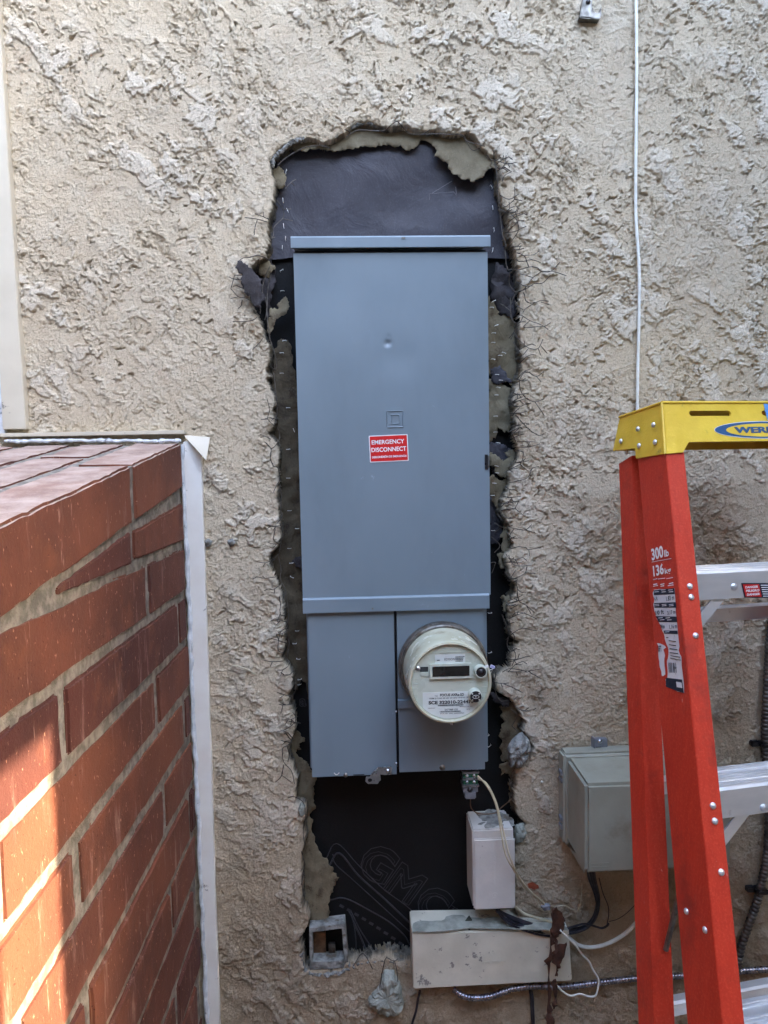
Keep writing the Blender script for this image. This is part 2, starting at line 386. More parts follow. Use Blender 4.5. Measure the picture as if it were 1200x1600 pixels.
# ================================================================== SETTING: stucco wall with the broken-out hole
HOLE = [(424,246),(432,234),(450,222),(460,216),(475,213),(492,216),(505,222),(520,217),(535,208),(548,196),(562,188),(580,190),(592,196),(612,199),(635,197),(650,202),(668,203),(676,200),(690,206),(708,208),(728,207),(740,212),(752,226),(765,241),(775,243),(780,256),(781,300),(787,322),(793,330),(797,345),(795,365),(805,390),(808,410),(813,440),(814,458),(811,470),(812,500),(813,520),(815,545),(817,565),(817,580),(812,590),(806,606),(803,625),(804,645),(806,662),(803,675),(806,690),(811,705),(808,722),(800,732),(796,745),(797,757),(792,770),(786,785),(784,800),(790,812),(796,822),(797,838),(802,850),(801,858),(793,866),(789,872),(792,885),(797,900),(806,912),(808,925),(800,937),(794,947),(797,962),(798,980),(800,995),(812,1004),(804,1017),(798,1029),(798,1043),(785,1050),(775,1061),(774,1076),(785,1086),(800,1094),(809,1108),(817,1124),(822,1129),(817,1142),(827,1155),(832,1168),(827,1181),(822,1196),(811,1202),(806,1215),(805,1257),(810,1275),(822,1290),(820,1305),(810,1315),(804,1325),(803,1415),(812,1440),(800,1485),(700,1500),(641,1503),(622,1500),(605,1494),(586,1498),(567,1501),(543,1505),(534,1517),(494,1519),(475,1517),(472,1481),(466,1469),(480,1448),(484,1434),(473,1417),(471,1372),(470,1343),(477,1310),(472,1291),(478,1272),(477,1260),(460,1256),(463,1225),(464,1216),(457,1199),(450,1183),(450,1164),(455,1155),(461,1136),(462,1126),(457,1113),(452,1102),(450,1087),(456,1074),(456,1053),(447,1040),(438,1030),(443,1012),(446,982),(444,967),(440,930),(434,911),(426,895),(420,881),(421,870),(425,861),(435,851),(437,840),(437,821),(435,805),(434,780),(434,730),(435,711),(431,692),(419,679),(429,661),(428,650),(425,639),(430,630),(424,612),(419,599),(415,594),(420,587),(415,580),(421,561),(419,540),(410,517),(404,499),(394,484),(390,470),(385,455),(383,430),(399,409),(414,401),(419,380),(418,347),(425,322),(427,297),(428,280),(423,268),(421,253)]
HP = np.array([P(x, y, 0)[[0, 2]] for x, y in HOLE])
def sdf(px, pz, poly):
    """signed distance, negative inside"""
    d = np.full(px.shape, 1e9); c = np.zeros(px.shape, bool); n = len(poly)
    for i in range(n):
        a = poly[i]; b = poly[(i+1) % n]; e = b-a
        wx = px-a[0]; wz = pz-a[1]; t = np.clip((wx*e[0]+wz*e[1])/(e@e), 0, 1)
        d = np.minimum(d, (wx-e[0]*t)**2+(wz-e[1]*t)**2)
        cond = (a[1] > pz) != (b[1] > pz)
        if abs(e[1]) > 1e-9: c ^= cond & (px < e[0]*(pz-a[1])/e[1]+a[0])
    d = np.sqrt(d); return np.where(c, -d, d)
class Noise2:
    def __init__(s, seed):
        r = np.random.default_rng(seed); s.g = r.uniform(0, 2*np.pi, (256, 256)); s.gx = np.cos(s.g); s.gz = np.sin(s.g)
    def __call__(s, x, z):
        xi = np.floor(x).astype(int); zi = np.floor(z).astype(int); fx = x-xi; fz = z-zi
        u = fx**3*(fx*(fx*6-15)+10); w = fz**3*(fz*(fz*6-15)+10)
        def gr(i, j, dx, dz): a = (xi+i) & 255; b = (zi+j) & 255; return s.gx[a, b]*dx+s.gz[a, b]*dz
        a = gr(0, 0, fx, fz); b = gr(1, 0, fx-1, fz); c = gr(0, 1, fx, fz-1); d = gr(1, 1, fx-1, fz-1)
        return 1.4*((a+(b-a)*u)*(1-w)+(c+(d-c)*u)*w)
def fbm(n, x, z, sc, octv=4, gain=.5, ridge=False):
    t = 0; a = 1; tot = 0
    for o in range(octv):
        v = n(x*sc+o*17.3, z*sc-o*9.1); v = (1-2*np.abs(v)) if ridge else v
        t = t+a*v; tot += a; a *= gain; sc *= 2.03
    return t/tot
sm = lambda x, a, b: (lambda t: t*t*(3-2*t))(np.clip((x-a)/(b-a), 0, 1))

def relief(X, Z, sh2, st_):
    n1, n2, n3, n4, n5 = [Noise2(k) for k in (1, 2, 3, 4, 5)]
    wx = X+.016*fbm(n1, X, Z, 9, 3)+.006*fbm(n2, X, Z, 60, 3, .6); wz = Z+.016*fbm(n2, X+3, Z, 9, 3)+.006*fbm(n1, X, Z+5, 60, 3, .6)
    u = wx*.80+wz*.60; v = (-wx*.60+wz*.80)*.62
    def f(nn, ou, k, sc, octv, gain): return fbm(nn, u+ou, v*k, sc, octv, gain)
    a = f(n3, 0, 1, 17, 6, .60); b = f(n4, 2, 1, 36, 5, .62); c = f(n1, 5, 1.1, 78, 4, .65)
    # which way each flake rises: dragged plaster has a crisp lower right edge and melts away at the upper left
    def up(q): q = q.reshape(sh2); gz, gx = np.gradient(q, st_); return (gz*.86-gx*.5).ravel()
    def flake(q, t, slope, wide=.16): return np.where(up(q) > 0, sm(q, t, t+.012), sm(q, t, t+wide))*slope
    r = fbm(n5, X, Z, 250, 3, .8); r = sm(r, .05, .40)-1.3*sm(-r, .10, .42)   # sandy grain: crumbs and pits
    r2 = fbm(n2, X, Z, 95, 3, .6)
    area = sm(fbm(n2, X+9, Z, 4.6, 3), -.22, .22); area2 = sm(fbm(n4, X+1, Z+8, 7.5, 3), -.2, .25)
    big = .2+.8*sm(fbm(n5, X+4, Z+2, 3.2, 2), -.3, .2)
    A = flake(a, .07, 1)*big; A2 = flake(a, .30, 1)
    B = flake(b, .16, 1)*(1-.75*A)*(.3+.7*area)
    C = flake(c, .17, 1, .10)*(1-.9*A)*(1-.6*B)*(.3+.7*area2)
    flat = np.clip(A+.6*B, 0, 1)
    h = .0042*A+.0022*A2+.0036*B+.0026*C
    h += (1-.85*flat)*(.0012*r*(.45+.55*area2)+.0010*r2)+.0016*fbm(n2, X, Z, 13, 2)
    g = sm(f(n5, 7, 2.6, 40, 4, .62), .30, .35)*(.25+.75*area); h -= .0052*g*(1-.6*A)    # gouges
    D = sm(-a, .17, .20)*sm(-b, .0, .10)*area2; h -= .0030*D
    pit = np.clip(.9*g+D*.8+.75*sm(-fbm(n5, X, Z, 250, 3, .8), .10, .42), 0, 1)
    return h, np.clip(A+.4*B, 0, 1), pit, n1, n2, n3

def grid_faces(keep):
    nz, nx = keep.shape; idx = np.arange(nx*nz).reshape(nz, nx)
    q = np.stack([idx[:-1, :-1], idx[:-1, 1:], idx[1:, 1:], idx[1:, :-1]], -1)
    k = keep[:-1, :-1] & keep[:-1, 1:] & keep[1:, 1:] & keep[1:, :-1]
    return q[k]
def mesh_np(name, V, F, mat, attrs=None, smooth=True):
    used = np.zeros(len(V), bool); used[F.ravel()] = True; remap = np.cumsum(used)-1
    V2 = V[used]; F2 = remap[F]
    me = bpy.data.meshes.new(name); me.vertices.add(len(V2)); me.vertices.foreach_set('co', V2.astype(np.float32).ravel())
    me.loops.add(F2.size); me.loops.foreach_set('vertex_index', F2.astype(np.int32).ravel())
    me.polygons.add(len(F2)); me.polygons.foreach_set('loop_start', np.arange(0, F2.size, F2.shape[1], dtype=np.int32))
    try: me.polygons.foreach_set('loop_total', np.full(len(F2), F2.shape[1], np.int32))
    except Exception: pass
    me.update(calc_edges=True)
    for k, a in (attrs or {}).items():
        at = me.attributes.new(k, 'FLOAT', 'POINT'); at.data.foreach_set('value', a[used].astype(np.float32))
    me.materials.append(mat)
    if smooth: me.polygons.foreach_set('use_smooth', np.ones(len(F2), bool))
    o = bpy.data.objects.new(name, me); COL.objects.link(o); return o

X0, X1, Z0, Z1, ST = -.655, 1.00, .48, 2.70, .00182
xs = np.arange(X0, X1+ST/2, ST); zs = np.arange(Z0, Z1+ST/2, ST)
GX, GZ = np.meshgrid(xs, zs); sh = GX.shape; fx, fz = GX.ravel(), GZ.ravel()
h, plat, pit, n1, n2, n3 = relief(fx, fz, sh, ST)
sd = np.full(fx.shape, .5)
bb = (fx > HP[:, 0].min()-.09) & (fx < HP[:, 0].max()+.09) & (fz > HP[:, 1].min()-.09) & (fz < HP[:, 1].max()+.09)
sd[bb] = sdf(fx[bb], fz[bb], HP)
jag = .0042*fbm(n1, fx, fz, 60, 4, .7)+.0028*fbm(n2, fx, fz, 170, 3, .7)
sdj = sd+jag
# broken face: slopes back between 2 and 14 mm inside the outline
wdt = .002+.006*np.clip(.5+1.3*fbm(n3, fx, fz, 14, 3), 0, 1)
inn = np.clip(-sdj/wdt, 0, 1.6)
yy = -h*(1-np.clip(inn*3, 0, 1))
yy += .034*inn**.8+np.where(inn > 0, .004*fbm(n2, fx, fz, 110, 3, .7), 0)
yy += .0025*sm(-sdj, -.010, .0)                           # worn lip
core = sm(-sdj+.0022*fbm(n1, fx, fz, 90, 3), .0002, .0016)
core = np.maximum(core, sm(-sdj, -.007, -.001)*sm(fbm(n3, fx, fz, 24, 3), .22, .3)*.8)
keep = (inn < 1.12).reshape(sh)
keep &= ~((GX < -.39) & (GZ < 1.70))                      # behind the brickwork
grime = sm(-fz, -1.15, -.70)*.75+sm(fbm(n2, fx, fz, 3.5, 3), .15, .5)*sm(-fz, -1.5, -.9)*.3
def blob(px, py, rx, rz):
    c = P(px, py, 0); return np.exp(-(((fx-c[0])/rx)**2+((fz-c[2])/rz)**2))
dark_blobs = .55*blob(868, 1190, .03, .05)+.5*blob(842, 1095, .02, .03)+.4*blob(1120, 1120, .05, .03)+.35*blob(860, 1260, .03, .06)+.5*blob(830, 1450, .05, .03)  # soft darker blobs at set spots on the stucco
# smooth bare patch pulled flat next to the netting on the right, rubbed plaster band on the left trim
V = np.stack([fx, yy, fz], 1)
wall = mesh_np('stucco_wall', V, grid_faces(keep), MT['stucco'], dict(plat=plat, pit=pit, core=core, grime=np.clip(grime, 0, .9), dark_blobs=np.clip(dark_blobs, 0, 1)), smooth=False)
struct(wall); tag(wall, 'beige rough trowelled stucco wall with a tall broken out hole')
# rest of the wall beyond the modelled sheet (butts against it)
g = G()
for (a, b, c, d) in ((-3.2, X0, Z0, Z1), (X1, 1.9, Z0, Z1), (-3.2, 1.9, Z1, 3.6), (-3.2, 1.9, -.1, Z0)):
    g.box(a, b, .014, .14, c, d)
o = g.obj('stucco_wall', MT['stucco'], label='plain outer run of the beige stucco wall'); struct(o)
for (xa, xb2, za, zb2, st2) in ((X1-.0005, 1.738, .3, 3.4, .0042), (X0-.95, X0+.0005, 1.62, 3.4, .0042), (X0, X1, Z1-.0005, 3.4, .0042)):
    q1, q2 = np.meshgrid(np.arange(xa, xb2, st2), np.arange(za, zb2, st2)); sh3 = q1.shape; q1, q2 = q1.ravel(), q2.ravel()
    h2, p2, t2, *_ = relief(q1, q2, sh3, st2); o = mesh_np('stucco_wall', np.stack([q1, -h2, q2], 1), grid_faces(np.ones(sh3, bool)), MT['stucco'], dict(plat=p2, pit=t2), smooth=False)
    struct(o); tag(o, 'outer run of the beige rough stucco wall')
# studs' sheathing behind the hole
o = G().box(-.40, .66, .06, .09, .5, 2.65).obj('wall_sheathing', MT['felt2']); struct(o); tag(o, 'dark sheathing behind the opening in the stucco')

# ground and the side yard out of view
o = G().box(-40, 40, -40, .3, -.3, 0).obj('ground', MT['ground']); struct(o); tag(o, 'pale concrete paving of the side yard')
# ================================================================== BRICK WING
XB = -.3385
def brick_block(name, x0, x1, y0, y1, zt, zb, parent, seed, z_end=None, mt_='brick'):
    """face brick: zt/zb functions of y; slightly worn arrises"""
    r = random.Random(seed); ny, nx, nz = max(3, int((y1-y0)/.013)), 3, 5
    bm = bmesh.new()
    def ring(y):
        t, b = zt(y), zb(y); pts = []
        for i in range(nz+1): pts.append((x1, b+(t-b)*i/nz))
        for i in range(1, nx+1): pts.append((x1-(x1-x0)*i/nx, t))
        for i in range(1, nz+1): pts.append((x0, t-(t-b)*i/nz))
        for i in range(1, nx): pts.append((x0+(x1-x0)*i/nx, b))
        return [bm.verts.new((p[0], y, p[1])) for p in pts]
    R_ = [ring(y0+(y1-y0)*i/ny) for i in range(ny+1)]; n = len(R_[0])
    for i in range(ny):
        for k in range(n): bm.faces.new((R_[i][k], R_[i][(k+1) % n], R_[i+1][(k+1) % n], R_[i+1][k]))
    bm.faces.new(R_[0][::-1]); bm.faces.new(R_[-1]); bmesh.ops.recalc_face_normals(bm, faces=bm.faces)
    ed = [e for e in bm.edges if len(e.link_faces) == 2 and e.calc_face_angle(0) > rad(40)]
    bmesh.ops.bevel(bm, geom=ed, offset=.0035, segments=2, affect='EDGES', clamp_overlap=True)
    for v in bm.verts:
        q = v.co
        d = mnoise.noise_vector(q*20+Vector((seed, 0, 0)))*.0018+mnoise.noise_vector(q*75)*.0017; d.x *= .6
        v.co = q+d
    Vv = [tuple(v.co) for v in bm.verts]; Ff = [tuple(q.index for q in f.verts) for f in bm.faces]; bm.free()
    return mobj(name, Vv, Ff, MT[mt_], parent, smooth=True)
bw = thing('brick_wall', 'red brick wing wall with sloping brick coping left of the panel', 'brick wall', (-.6, -.6, 0))
SL = .153
ctop = lambda y: 1.760+SL*y; cbot = lambda y: 1.673+SL*y
YE = -1.22; TH = .42
# mortar core with recessed joints
g = G(); g.prism([(XB-.0042, -.026, .0), (XB-.0042, -.026, cbot(-.026)+.02), (XB-.0042, YE, cbot(YE)+.02), (XB-.0042, YE, .0)], (-TH+.012, 0, 0))
o = g.obj('mortar', MT['mortar'], bw)
g = G()
# mortar between coping bricks (slightly below the brick tops)
g.prism([(XB-.0034, -.024, cbot(-.024)), (XB-.0034, -.024, ctop(-.024)-.003), (XB-.0034, YE, ctop(YE)-.003), (XB-.0034, YE, cbot(YE))], (-TH, 0, 0))
g.obj('coping_mortar', MT['mortar'], bw)
k = 0
rows = [(XB, XB-.088, [-.020, -.300, -.318, -.80, -.818, -1.2]), (XB-.104, XB-.19, [-.024, -.20, -.216, -.60, -.616, -1.1]), (XB-.206, XB-.292, [-.024, -.34, -.356, -.80, -.816, -1.2]), (XB-.308, XB-.40, [-.03, -.17, -.186, -.62, -.636, -1.1])]
for (xa, xb_, ys_) in rows:
    for i in range(0, len(ys_), 2):
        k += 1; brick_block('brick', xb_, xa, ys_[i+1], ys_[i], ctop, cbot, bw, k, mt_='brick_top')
# wedge course under the coping
wt = lambda y: min(cbot(y)-.020, 1.64); wb = lambda y: 1.568
brick_block('brick', XB-.09, XB, -.312, -.022, lambda y: 1.640+.095*(y+.02), wb, bw, 40)
brick_block('brick', XB-.09, XB, -.575, -.330, lambda y: max(1.572, 1.612+.16*(y+.33)), lambda y: 1.566, bw, 41)
tops = [1.553-.0960*i for i in range(0, 16)]
stag = [-.255, -.083, -.233, -.067, -.214, -.056, -.200, -.045, -.19, -.05, -.2, -.05, -.2, -.05, -.2, -.05]
for i, zt_ in enumerate(tops):
    y = stag[i]; segs = [(y+.009, -.022)]
    while y > YE+.05:
        segs.append((max(y-.486, YE), y-.009)); y -= .495
    for j, (a, b) in enumerate(segs):
        if b-a < .02: continue
        k += 1; w = random.uniform(-.0016, .0016)
        brick_block('brick', XB-.09+w, XB+w, a, b, lambda y_, z=zt_: z, lambda y_, z=zt_: z-.0818+random.Random(k).uniform(-.001, .001), bw, 50+k)
# ------------------------------------------------------------------ trims and caulk on the wall
def vtube(px_pts, Y, r, jit=0., k=6, seed=0):
    rr = random.Random(seed)
    return cr([P(x+rr.uniform(-jit, jit), y+rr.uniform(-jit, jit), Y) for x, y in px_pts], k)
def strip_x(px_edge_l, px_edge_r, y0px, y1px, Yf, Yb, n=14, jit=.0006, seed=3):
    rr = random.Random(seed); g = G(); L = []
    for i in range(n+1):
        t = i/n; yl = y0px+(y1px-y0px)*t
        a = P(px_edge_l(yl), yl, 0); b = P(px_edge_r(yl), yl, 0)
        L.append((a[0]+rr.uniform(-jit, jit), b[0]+rr.uniform(-jit, jit), a[2]))
    v = []; f = []
    for (a, b, z) in L: v += [(a, Yf, z), (b, Yf, z), (b, Yb, z), (a, Yb, z)]
    for i in range(n):
        for q in range(4): f.append((i*4+q, i*4+(q+1) % 4, i*4+4+(q+1) % 4, i*4+4+q))
    f += [(3, 2, 1, 0), tuple(n*4+q for q in range(4))]
    return g.add(v, f)
t = strip_x(lambda y: 289+(y-700)*.0415, lambda y: 317+(y-727)*.032, 690, 1640, -.012, .004, 16).obj('trim_strip', MT['trim2'], bevel=.0012)
tag(t, 'pale vertical metal trim strip between the red bricks and the stucco', 'trim strip')
t = strip_x(lambda y: 3+(y-440)*.055-5, lambda y: 3+y*.0645, -40, 672, -.016, .004, 16).obj('trim_strip', MT['trim'], bevel=.0015)
tag(t, 'wide cream trim strip at the upper left edge of the stucco', 'trim strip')
t = strip_x(lambda y: -60, lambda y: -14+(y-200)*.055, -40, 680, -.010, .004, 12, seed=9).obj('window_trim', MT['caulk'])
tag(t, 'chipped bluish white board left of the wide cream trim', 'board')
g = G(); g.tube(cr([P(-10+(y-200)*.055+random.uniform(-1, 1), y, -.012) for y in range(160, 680, 26)], 3), .0022, 6)  # dark grey tube drawn along the dark gap between the boards
tag(g.obj('dark_gap_line', MT['darkgap']), 'dark grey line in the gap beside the wide cream trim', 'sealant')
# horizontal trim over the coping
g = G(); a = P(8, 681, 0); b = P(292, 684, 0)
g.box(a[0], b[0], -.020, .004, a[2]-.0035, a[2]+.004)
tag(g.obj('trim_strip', MT['trim'], bevel=.001), 'thin horizontal trim ledge above the brick coping', 'trim strip')
g = G(); pts = [P(x, 689+random.uniform(-1.0, 1.0), -.016) for x in range(8, 288, 11)]
g.tube(cr(pts, 4), .0050, 8, radf=lambda i: .6+.9*abs(mnoise.noise(Vector((i*.23, 2, 0)))))
tag(g.obj('caulk_bead', MT['caulk']), 'lumpy white caulk bead along the back of the brick coping', 'caulk')
g = G(); pts = [P(284.5+(y-700)*.0435+random.uniform(-1.2, 1.2), y, -.012) for y in range(694, 1640, 13)]
g.tube(cr(pts, 4), .0050, 8, radf=lambda i: .7+.7*abs(mnoise.noise(Vector((i*.09, 7, 0)))))
tag(g.obj('caulk_bead', MT['caulk']), 'white caulk bead running down the brick wall corner', 'caulk')
# peeled triangular flashing corner
v = [P(287, 680, -.012), P(328, 683, -.020), P(322, 719, -.045), P(305, 702, -.022)]
g = G(); g.add(v+[q+np.array([0, .0016, 0]) for q in v], [(0, 3, 2, 1), (4, 5, 6, 7), (0, 1, 5, 4), (1, 2, 6, 5), (2, 3, 7, 6), (3, 0, 4, 7)])
tag(g.obj('bent_flashing', MT['trim']), 'small bent triangular flashing corner at the end of the coping', 'flashing')
for (x, y, s, l) in ((325, 848, .0075, 'left grey mortar dab beside the trim strip'), (362, 848, .0072, 'right grey mortar dab out on the bare stucco')):
    chunk('mortar_dab', MT['cement'], P(x, y, -.004), (s, s*.6, s), x, label=l, cat='mortar dab', subdiv=3)
# ================================================================== PAPERS IN THE HOLE
def near(x, y, cx, cy, r): return math.exp(-(((x-cx)**2+(y-cy)**2)/(r*r)))
ys0 = .036
low = sheet('building_paper', [(400,400),(830,395),(850,700),(840,1100),(850,1530),(450,1530),(420,1100),(395,600)], (.046), MT['felt2'], amp=.02, depth=2, seed=2, relief=.0010, rscale=7, step=14,
            label='black building paper behind the panel with faint logo lettering', cat='building paper')
up = sheet('building_paper', [(410,215),(560,170),(760,190),(800,260),(812,330),(816,404),(700,402),(560,404),(480,398),(425,406),(418,300)], .034, MT['felt'], amp=.04, depth=2, seed=4, relief=.006, rscale=6, step=9,
           curl=lambda x, y: .004*near(x, y, 455, 260, 40)-.006*near(x, y, 740, 345, 50)+.005*near(x, y, 470, 330, 30)-.004*near(x, y, 600, 300, 90)+.005*math.sin((x*.35+y)*.05)*near(x, y, 690, 330, 120),
           label='dark grey building paper sheet above the panel cap', cat='building paper')
# flap of paper fold lines
# lettering on the lower paper
def on_paper(vf, px, py, ang, h, wscale=1., Y=.0395, mirror=False):
    o_ = P(px, py, Y); a = rad(ang); k = h*(CAMD+Y)/FPX
    ux = np.array((math.cos(a), 0, math.sin(a))); uy = np.array((-math.sin(a), 0, math.cos(a)))
    return place(([(p[0], p[1], p[2]*.004) for p in vf[0]], vf[1]), o_, ux, uy, NW, k*wscale, k)
def par(o): return o
def outl(px, py, n_, mat='print'): return G().add(*n_).obj('printed_letter', MT[mat], low)
for (ch, px, py, hh, rt) in (('G', 590, 1352, 76, -33), ('M', 632, 1383, 70, -36), ('C', 676, 1414, 72, -38)):
    g = G(); g.add(*on_paper(text_geo(ch, 1., .045, .010), px, py, rt, hh, Y=.0442)); g.add(*on_paper(text_geo(ch, 1., -.01, .006), px-3, py+4, rt, hh, Y=.0440)); g.obj('printed_letter', MT['print'], low)
for (ch, px, py, hh, rt) in (('r', 706, 1424, 46, -36), ('a', 722, 1434, 46, -34), ('f', 737, 1440, 52, -34), ('t', 752, 1447, 52, -34)):
    G().add(*on_paper(text_geo(ch, 1., .03, .013), px, py, rt, hh, Y=.0442)).obj('printed_letter', MT['print'], low)
G().add(*on_paper(text_geo('a', 1., .02, .03), 473, 1096, 0, 24, Y=.0442)).obj('printed_letter', MT['print'], low)
for pl, wd in (([(508,1345),(526,1318),(560,1352),(600,1390),(640,1420),(690,1470)], .0011), ([(515,1352),(530,1333),(560,1368),(600,1404),(640,1442),(680,1480)], .0022), ([(520,1335),(524,1350),(548,1372),(590,1410),(640,1456)], .0012),
               ([(516,1406),(540,1404),(580,1424),(610,1442),(632,1462),(640,1476)], .0016), ([(545,1424),(552,1440),(556,1470),(556,1495)], .0014), ([(548,1424),(562,1452),(580,1480),(590,1496)], .0016), ([(552,1440),(566,1470),(575,1497)], .0022)):
    g = G(); g.tube(cr([P(x, y, .0447) for x, y in pl], 5), wd, 5); g.obj('printed_line', MT['print'], low)
for i in range(9):
    x, y = 534+i*11.5, 1416+i*6.3+i*i*.12
    G().add(*on_paper(([(-.5, -.28, 0), (.5, -.28, 0), (.5, .28, 0), (-.5, .28, 0)], [(0, 1, 2, 3)]), x, y, -32, 8, Y=.0442)).obj('printed_dash', MT['print'], low)
g = G()
g.tube([P(x, y, .024) for x, y in ((671,312),(671,303),(709,300),(713,305))], .0006, 4); g.tube([P(x, y, .024) for x, y in ((712,292),(713,303))], .0006, 4)
g.tube([P(x, y, .024) for x, y in ((675,302),(706,283))], .0006, 4)
g.obj('printed_letter', MT['print2'], up)
# kraft backed old paper
def torn(poly, Y, label, m='kraft', seed=1, relief=.005, rs=26, curl=None, amp=.3, thick=.0008, step=6):
    return sheet('torn_paper', poly, Y, MT[m], amp=amp, depth=3, seed=seed, relief=relief, rscale=rs, curl=curl, step=step, thick=thick, label=label, cat='torn paper')
pt_top = torn([(455,210),(560,180),(700,190),(770,225),(795,262),(778,272),(762,262),(768,268),(755,276),(744,286),(722,286),(706,278),(700,268),(692,256),(676,250),(682,240),(678,232),(655,226),(640,238),(628,232),(606,228),(590,229),(560,235),(540,236),(522,240),(505,236),(480,240),(460,238),(445,236)],
     .024, 'tan torn paper fringe hanging across the top of the hole', 'kraft2', 11, .005, 24, curl=lambda x, y: -.012*max(0, (y-215)/70)*(1 if x > 660 else .5)-.004)
torn([(428,262),(440,262),(447,275),(446,292),(436,296),(424,298),(420,275)], .020, 'small tan paper scrap in the top left corner of the hole', 'kraft', 12)
torn([(373,412),(380,410),(385,415),(402,430),(410,445),(411,470),(406,484),(396,478),(386,462),(381,450),(380,432),(371,424)], -.014, 'brown curled paper flap bent out over the left rim', 'felt3', 13, .004, 30, curl=lambda x, y: -.016*max(0, (405-x)/30))
torn([(402,405),(420,406),(429,414),(424,426),(412,433),(404,428)], .022, 'little tan paper scrap behind the left netting knot', 'kraft', 14)
torn([(438,470),(446,463),(452,472),(451,482),(444,494),(432,500),(428,516),(424,528),(420,500),(422,492),(434,484),(435,474)], .018, 'tan leaf shaped paper curl left of the panel top', 'kraft', 15, curl=lambda x, y: -.008*max(0, (y-460)/40))
torn([(425,400),(432,440),(424,470),(418,500),(412,470),(412,430),(418,400)], .026, 'dark crumpled felt strip under the left rim wires', 'felt3', 16, .008, 40)
torn([(434,532),(446,530),(455,540),(458,560),(466,600),(468,700),(474,800),(478,900),(484,960),(488,1100),(470,1060),(466,1078),(455,1076),(450,1060),(440,1000),(436,940),(424,890),(426,860),(432,840),(430,760),(426,700),(424,640),(424,600),(428,560)], .030, 'long weathered tan paper strip left of the panel', 'kraft3', 17, .007, 26, amp=.22)
torn([(478,868),(486,872),(495,900),(500,930),(486,920),(478,905),(470,890),(456,878),(462,870)], .0235, 'dark hole shaped felt tear in the left tan strip', 'felt3', 18, .002)
torn([(458,1140),(470,1148),(474,1160),(466,1158),(471,1170),(464,1166),(470,1184),(480,1192),(492,1210),(492,1240),(494,1260),(488,1268),(487,1292),(492,1310),(500,1330),(520,1355),(530,1372),(520,1392),(512,1412),(518,1446),(488,1450),(474,1430),(466,1380),(464,1330),(470,1290),(462,1240),(452,1190),(452,1160)], .030, 'pale brown paper hanging along the lower left of the hole', 'kraft', 19, .006, 24)
torn([(764,462),(784,470),(800,486),(806,510),(810,560),(812,590),(800,604),(788,596),(770,592),(762,580),(758,520)], .032, 'mottled tan paper patch right of the panel top', 'kraft', 20, .006, 30)
torn([(764,592),(776,590),(798,606),(802,640),(804,660),(796,676),(788,676),(778,668),(768,690),(758,690),(756,640)], .030, 'tan paper patch right of the embossed logo', 'kraft2', 21, .006, 30)
torn([(766,706),(776,712),(786,722),(786,706),(800,702),(808,712),(806,724),(797,732),(792,748),(780,744),(766,728),(762,718)], .026, 'brown paper scraps beside the panel latch', 'kraft2', 22, .007, 36)
torn([(772,742),(790,748),(796,752),(790,770),(784,800),(772,788),(760,768),(758,748)], .031, 'tan paper patch just below the panel latch', 'kraft', 23, .006, 30)
torn([(787,815),(796,822),(797,850),(803,852),(799,862),(792,868),(788,885),(790,890),(782,888),(776,880),(776,866),(784,864),(790,870),(786,846),(782,836),(786,828)], .018, 'narrow tan paper curl at the right rim mid height', 'kraft2', 24, .004, 40)
torn([(782,934),(788,930),(796,930),(800,938),(794,946),(790,956),(786,946)], .016, 'tiny tan paper tip level with the panel ledge', 'kraft2', 25)
torn([(783,1096),(800,1096),(812,1110),(818,1125),(822,1150),(812,1170),(796,1190),(783,1188),(779,1150),(786,1130),(784,1110)], .028, 'creased tan paper behind the broken stone chunk', 'kraft', 26, .005, 30)
torn([(780,1193),(812,1196),(815,1210),(803,1215),(795,1210),(783,1212)], .020, 'tan paper shred under the broken stone chunk', 'kraft2', 27)
torn([(762,1078),(775,1085),(796,1092),(796,1104),(784,1106),(770,1094),(764,1086)], .010, 'dark felt shred curled below the meter side', 'felt3', 28)
torn([(765,470),(775,410),(792,420),(800,440),(806,470),(800,500),(786,490),(775,480)], .030, 'crumpled dark felt beside the upper right panel corner', 'felt3', 29, .009, 36)
torn([(766,690),(784,694),(798,700),(800,724),(786,734),(768,730),(762,716)], .034, 'dark felt scrap showing between the right tan patches', 'felt', 30, .006, 36)
torn([(766,730),(775,735),(780,770),(786,800),(790,830),(776,850),(766,850),(758,800)], .036, 'dark felt strip right of the panel below the latch', 'felt', 31, .006, 26)
torn([(766,575),(782,570),(792,585),(800,600),(780,602),(768,592)], .024, 'bluish black felt scrap between two tan patches', 'felt', 32, .004, 36)
# staples
ST_PX = [(447,267,75),(445,285,-80),(442,312,-85),(449,328,-65),(443,352,-85),(446,372,88),(441,386,88),(768,291,-60),(770,324,-85),(772,358,-85),(770,390,80),(733,276,25),(753,242,60),
      (441,454,0),(444,532,5),(440,551,0),(440,422,30),(440,583,0),(450,637,0),(450,702,5),(450,747,0),(459,672,-70),(452,798,0),(464,826,0),(452,857,0),(455,880,5),(456,902,-30),(464,986,0),(460,1006,0),(466,1030,-8),(468,1070,15),(468,1062,10),
      (772,470,25),(769,480,-3),(772,520,-3),(771,535,-3),(776,508,20),(788,551,-20),(782,555,0),(771,561,-8),(777,585,-5),(783,594,-5),(779,605,-10),(776,617,0),(775,650,0),(775,675,0),(779,692,-10),(776,728,-12),(777,739,-5),(773,755,-5),(770,774,0),(771,829,0),(766,958,0),(766,1020,20),(762,1150,30),(765,1166,35),(752,1105,20)]
for i, (x, y, a) in enumerate(ST_PX):
    onup = y < 395; pr = up if onup else low
    c = P(x, y, .020 if y > 395 else .026); L = .0036; a = rad(a)
    d = np.array((math.cos(a)*L, 0, math.sin(a)*L))
    G().tube([c-d+np.array([0, .006, 0]), c-d, c+d, c+d+np.array([0, .006, 0])], .00062, 5).obj('staple', MT['staple'], pr)
